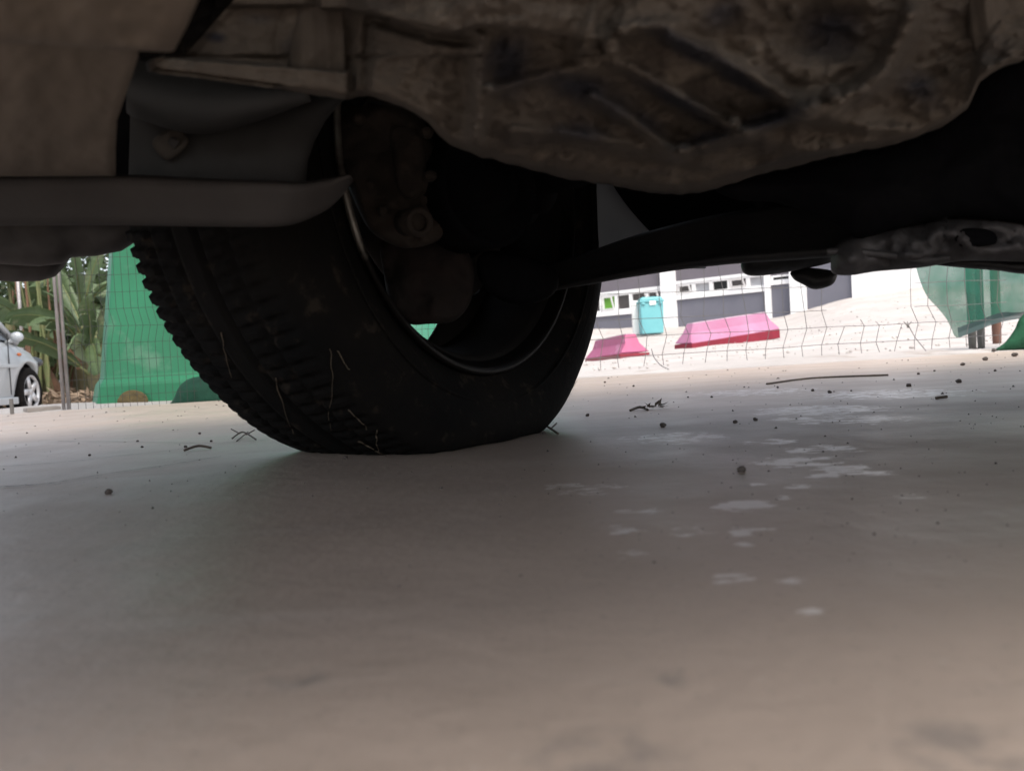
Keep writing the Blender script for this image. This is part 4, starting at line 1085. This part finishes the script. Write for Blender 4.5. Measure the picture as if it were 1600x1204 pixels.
shrub(60, 19, 1.6, 2.2, 2400, 'dark leafy bush above the clump of stalks', M['leaf2'])
shrub(150, 18.5, 1.4, 2.4, 1500, 'high bush against the sky beside the green barrier', M['leaf2'])
shrub(215, 20, 1.5, 1.9, 1700, 'bush partly hidden behind the tall green barrier', M['leaf2'])
shrub(120, 20, .9, .6, 1200, 'low scrubby bush at the foot of the banana plants', M['leaf2'])
mb = MB(); rr = random.Random(9)
for k in range(1500):
    px = rr.uniform(-40, 190); d = rr.uniform(10.5, 16); q = P(px, horizon(px), d); q.z = terrain_z(q.x, q.y) + rr.uniform(.0, .22) * rr.random()
    a = Vector((rr.gauss(0, 1), rr.gauss(0, 1), rr.gauss(0, .5))).normalized(); b_ = a.cross(Vector((rr.gauss(0, .4), rr.gauss(0, .4), 1))).normalized(); s_ = rr.uniform(.08, .28)
    mb.add([q, q + a * s_ * .5 + b_ * s_ * .16, q + a * s_, q + a * s_ * .5 - b_ * s_ * .16], [[0, 1, 2, 3]])
tag(mb.build('leaf_litter', M['litter']), 'brown dry leaf litter under the banana plants', 'leaf litter', kind='stuff')
# rubble and grit on the bank
mb = MB(); rr = random.Random(11)
for k in range(420):
    px = rr.uniform(900, 1600); d = rr.uniform(4.5, 24) ; q = P(px, horizon(px), d); q.z = terrain_z(q.x, q.y) + .01
    s_ = rr.uniform(.004, .012) * (1 + d * .06); mb.ellipsoid(q, (s_ * rr.uniform(.7, 1.4), s_, s_ * .7), None, 6, 4)
tag(mb.build('gravel', M['earth']), 'pale loose gravel scattered over the bank below the building', 'gravel', kind='stuff')

# ------------------------------------------------------------------ bits on the slab
def pebble(px, py, w, label, group=None, m='pebble', sq=.75):
    q = G(px, py); d = (q - Vector((0, 0, H))).length; r = w / F * d / 2
    mb = MB(); rows = []; s0 = px * .37 + py
    mb.ellipsoid((0, 0, 0), (r, r * .9, r * sq), None, 10, 7)
    mb.v = [q + v * (1 + .45 * mnoise.noise(v.normalized() * 1.3 + Vector((s0, 0, 0)) if v.length else v)) + Vector((0, 0, r * sq * .8)) for v in mb.v]
    return tag(mb.build('pebble', M[m], None), label, 'pebble', group)
pebble(1159, 737, 13, 'largest dark pebble beside the pale patches on the concrete')
pebble(1036, 667, 10, 'round dark pebble right of the tyre on the concrete')
pebble(170, 771, 10, 'dark stone alone on the concrete left of the tyre shadow')
for px, py, w in ((1149, 661, 7), (1180, 657, 7), (918, 650, 6), (1420, 604, 7), (1498, 598, 8), (1524, 548, 7), (1540, 563, 7), (1586, 557, 8), (1553, 549, 6), (1270, 611, 5), (1296, 614, 6), (690, 764, 6), (215, 690, 4), (222, 699, 4), (140, 712, 4), (290, 699, 5), (330, 690, 4), (312, 678, 4), (1504, 571, 6), (945, 598, 4), (990, 604, 4), (1112, 621, 4), (1075, 621, 3), (1330, 611, 3), (1215, 606, 4), (1460, 580, 3), (700, 698, 6), (540, 717, 6), (850, 678, 7), (1435, 585, 4), (1555, 580, 4)):
    pebble(px, py, w, 'tiny dark pebble on the smooth concrete slab', 'tiny pebbles on the slab')
def twig(pts, r, label, group=None, m='twig', extra=()):
    mb = MB(); mb.tube(smoothline([G(a, b) + Vector((0, 0, z)) for a, b, z in pts], 6), r, 6)
    for e in extra: mb.tube([G(a, b) + Vector((0, 0, z)) for a, b, z in e], r * .8, 5)
    tag(mb.build('twig', M[m], None), label, 'twig', group)
twig([(1198, 601, .002), (1260, 594, .004), (1320, 590, .003), (1388, 587, .002)], .0022, 'long thin twig lying across the right of the concrete')
twig([(363, 687, .002), (380, 684, .008), (400, 690, .003)], .0011, 'branched dry twig beside the tyre tread', extra=([(370, 690, .001), (388, 681, .006)], [(385, 686, .006), (398, 682, .009)], [(375, 684, .006), (362, 681, .010)]))
twig([(288, 706, .002), (310, 703, .005), (330, 702, .002)], .0015, 'short dark twig on the concrete left of the tyre')
twig([(985, 643, .002), (1000, 640, .004), (1012, 642, .002)], .002, 'short dark twig beside a crumpled leaf right of the tyre')
twig([(1462, 624, .002), (1480, 623, .003)], .002, 'small stub of twig near the right edge of the concrete')
twig([(835, 676, .002), (850, 672, .006), (872, 680, .002)], .0013, 'dry twig crushed under the inner edge of the tyre', extra=([(848, 672, .006), (858, 668, .008)], [(860, 676, .004), (870, 670, .007)]))
twig([(890, 620, .014), (896, 616, .016), (902, 606, .02)], .0007, 'fine straw sticking out from the tyre bottom', m='straw')
# a crumpled dead leaf
mb = MB(); rr = random.Random(5); c0 = G(1020, 640)
for k in range(16):
    a = Vector((rr.gauss(0, 1), rr.gauss(0, .6), abs(rr.gauss(0, .5)))).normalized(); b_ = a.cross(Vector((rr.random(), rr.random(), 1))).normalized(); s_ = rr.uniform(.008, .02); q = c0 + Vector((rr.gauss(0, .007), rr.gauss(0, .007), .004))
    mb.add([q, q + a * s_ * .5 + b_ * s_ * .2, q + a * s_, q + a * s_ * .5 - b_ * s_ * .2], [[0, 1, 2, 3]])
tag(mb.build('dead_leaf', M['twig']), 'crumpled dark dead leaf on the concrete right of the tyre', 'leaf')

# unseen tree, added only to shade the left end of the slab
tb = Vector((-4.2, -3.0, 0)); tt = thing('added_shade_tree', 'unseen leafy tree added to shade the left end of the concrete slab', 'tree', tb)
mb = MB(); mb.tube([tb + Vector((.12 * k, .1 * k, .9 * k)) for k in range(7)], [.2, .17, .15, .13, .11, .09, .07], 12)
tc_ = Vector((-2.6, -1.9, 7.6)); rr = random.Random(21)
for k in range(9): mb.tube([tb + Vector((.5, .4, 4.0)), tb.lerp(tc_, .6) + Vector((0, 0, 2.0)) + Vector((rr.uniform(-.6, .6), rr.uniform(-.6, .6), 0)), tc_ + Vector((rr.uniform(-2.6, 2.6), rr.uniform(-2.6, 2.6), rr.uniform(-1, 1)))], [.08, .05, .015], 6)
mb.build('trunk', M['bark'], tt, True)
mb = MB()
cl = [tc_ + Vector((rr.gauss(0, 1.5), rr.gauss(0, 1.5), rr.gauss(0, .8))) for k in range(46)]
for k in range(5200):
    c = cl[k % 46] + Vector((rr.gauss(0, .55), rr.gauss(0, .55), rr.gauss(0, .4)))
    a = Vector((rr.gauss(0, 1), rr.gauss(0, 1), rr.gauss(0, .5))).normalized(); b_ = a.cross(Vector((rr.gauss(0, 1), rr.gauss(0, 1), rr.gauss(0, 1)))).normalized(); s_ = rr.uniform(.2, .42)
    mb.add([c, c + a * s_ * .5 + b_ * s_ * .25, c + a * s_, c + a * s_ * .5 - b_ * s_ * .25], [[0, 1, 2, 3]])
mb.build('crown', M['leaf2'], tt)

# loose grit blown under the car
mb = MB(); rr = random.Random(77)
for k in range(700):
    px = rr.uniform(-40, 1640); t = rr.random() ** 1.5
    py = horizon(px) + 34 + t * 330
    q = G(px, py); d = q.y; r = rr.uniform(.5, 1.7) / F * d * (1 if rr.random() < .9 else 1.8)
    if (q - Vector((WC.x, WC.y, 0))).length < .2: continue
    a = rr.random() * 6.28; mb.add([q + Vector((r * math.cos(a + j * 1.57) * rr.uniform(.7, 1.3), r * math.sin(a + j * 1.57) * rr.uniform(.7, 1.3), .0004)) for j in range(4)] + [q + Vector((0, 0, r * rr.uniform(.7, 1.2) + .0006))], [[0, 1, 4], [1, 2, 4], [2, 3, 4], [3, 0, 4], [3, 2, 1, 0]])
tag(mb.build('grit', M['pebble']), 'fine dark grit and crumbs strewn over the concrete', 'grit', kind='stuff')
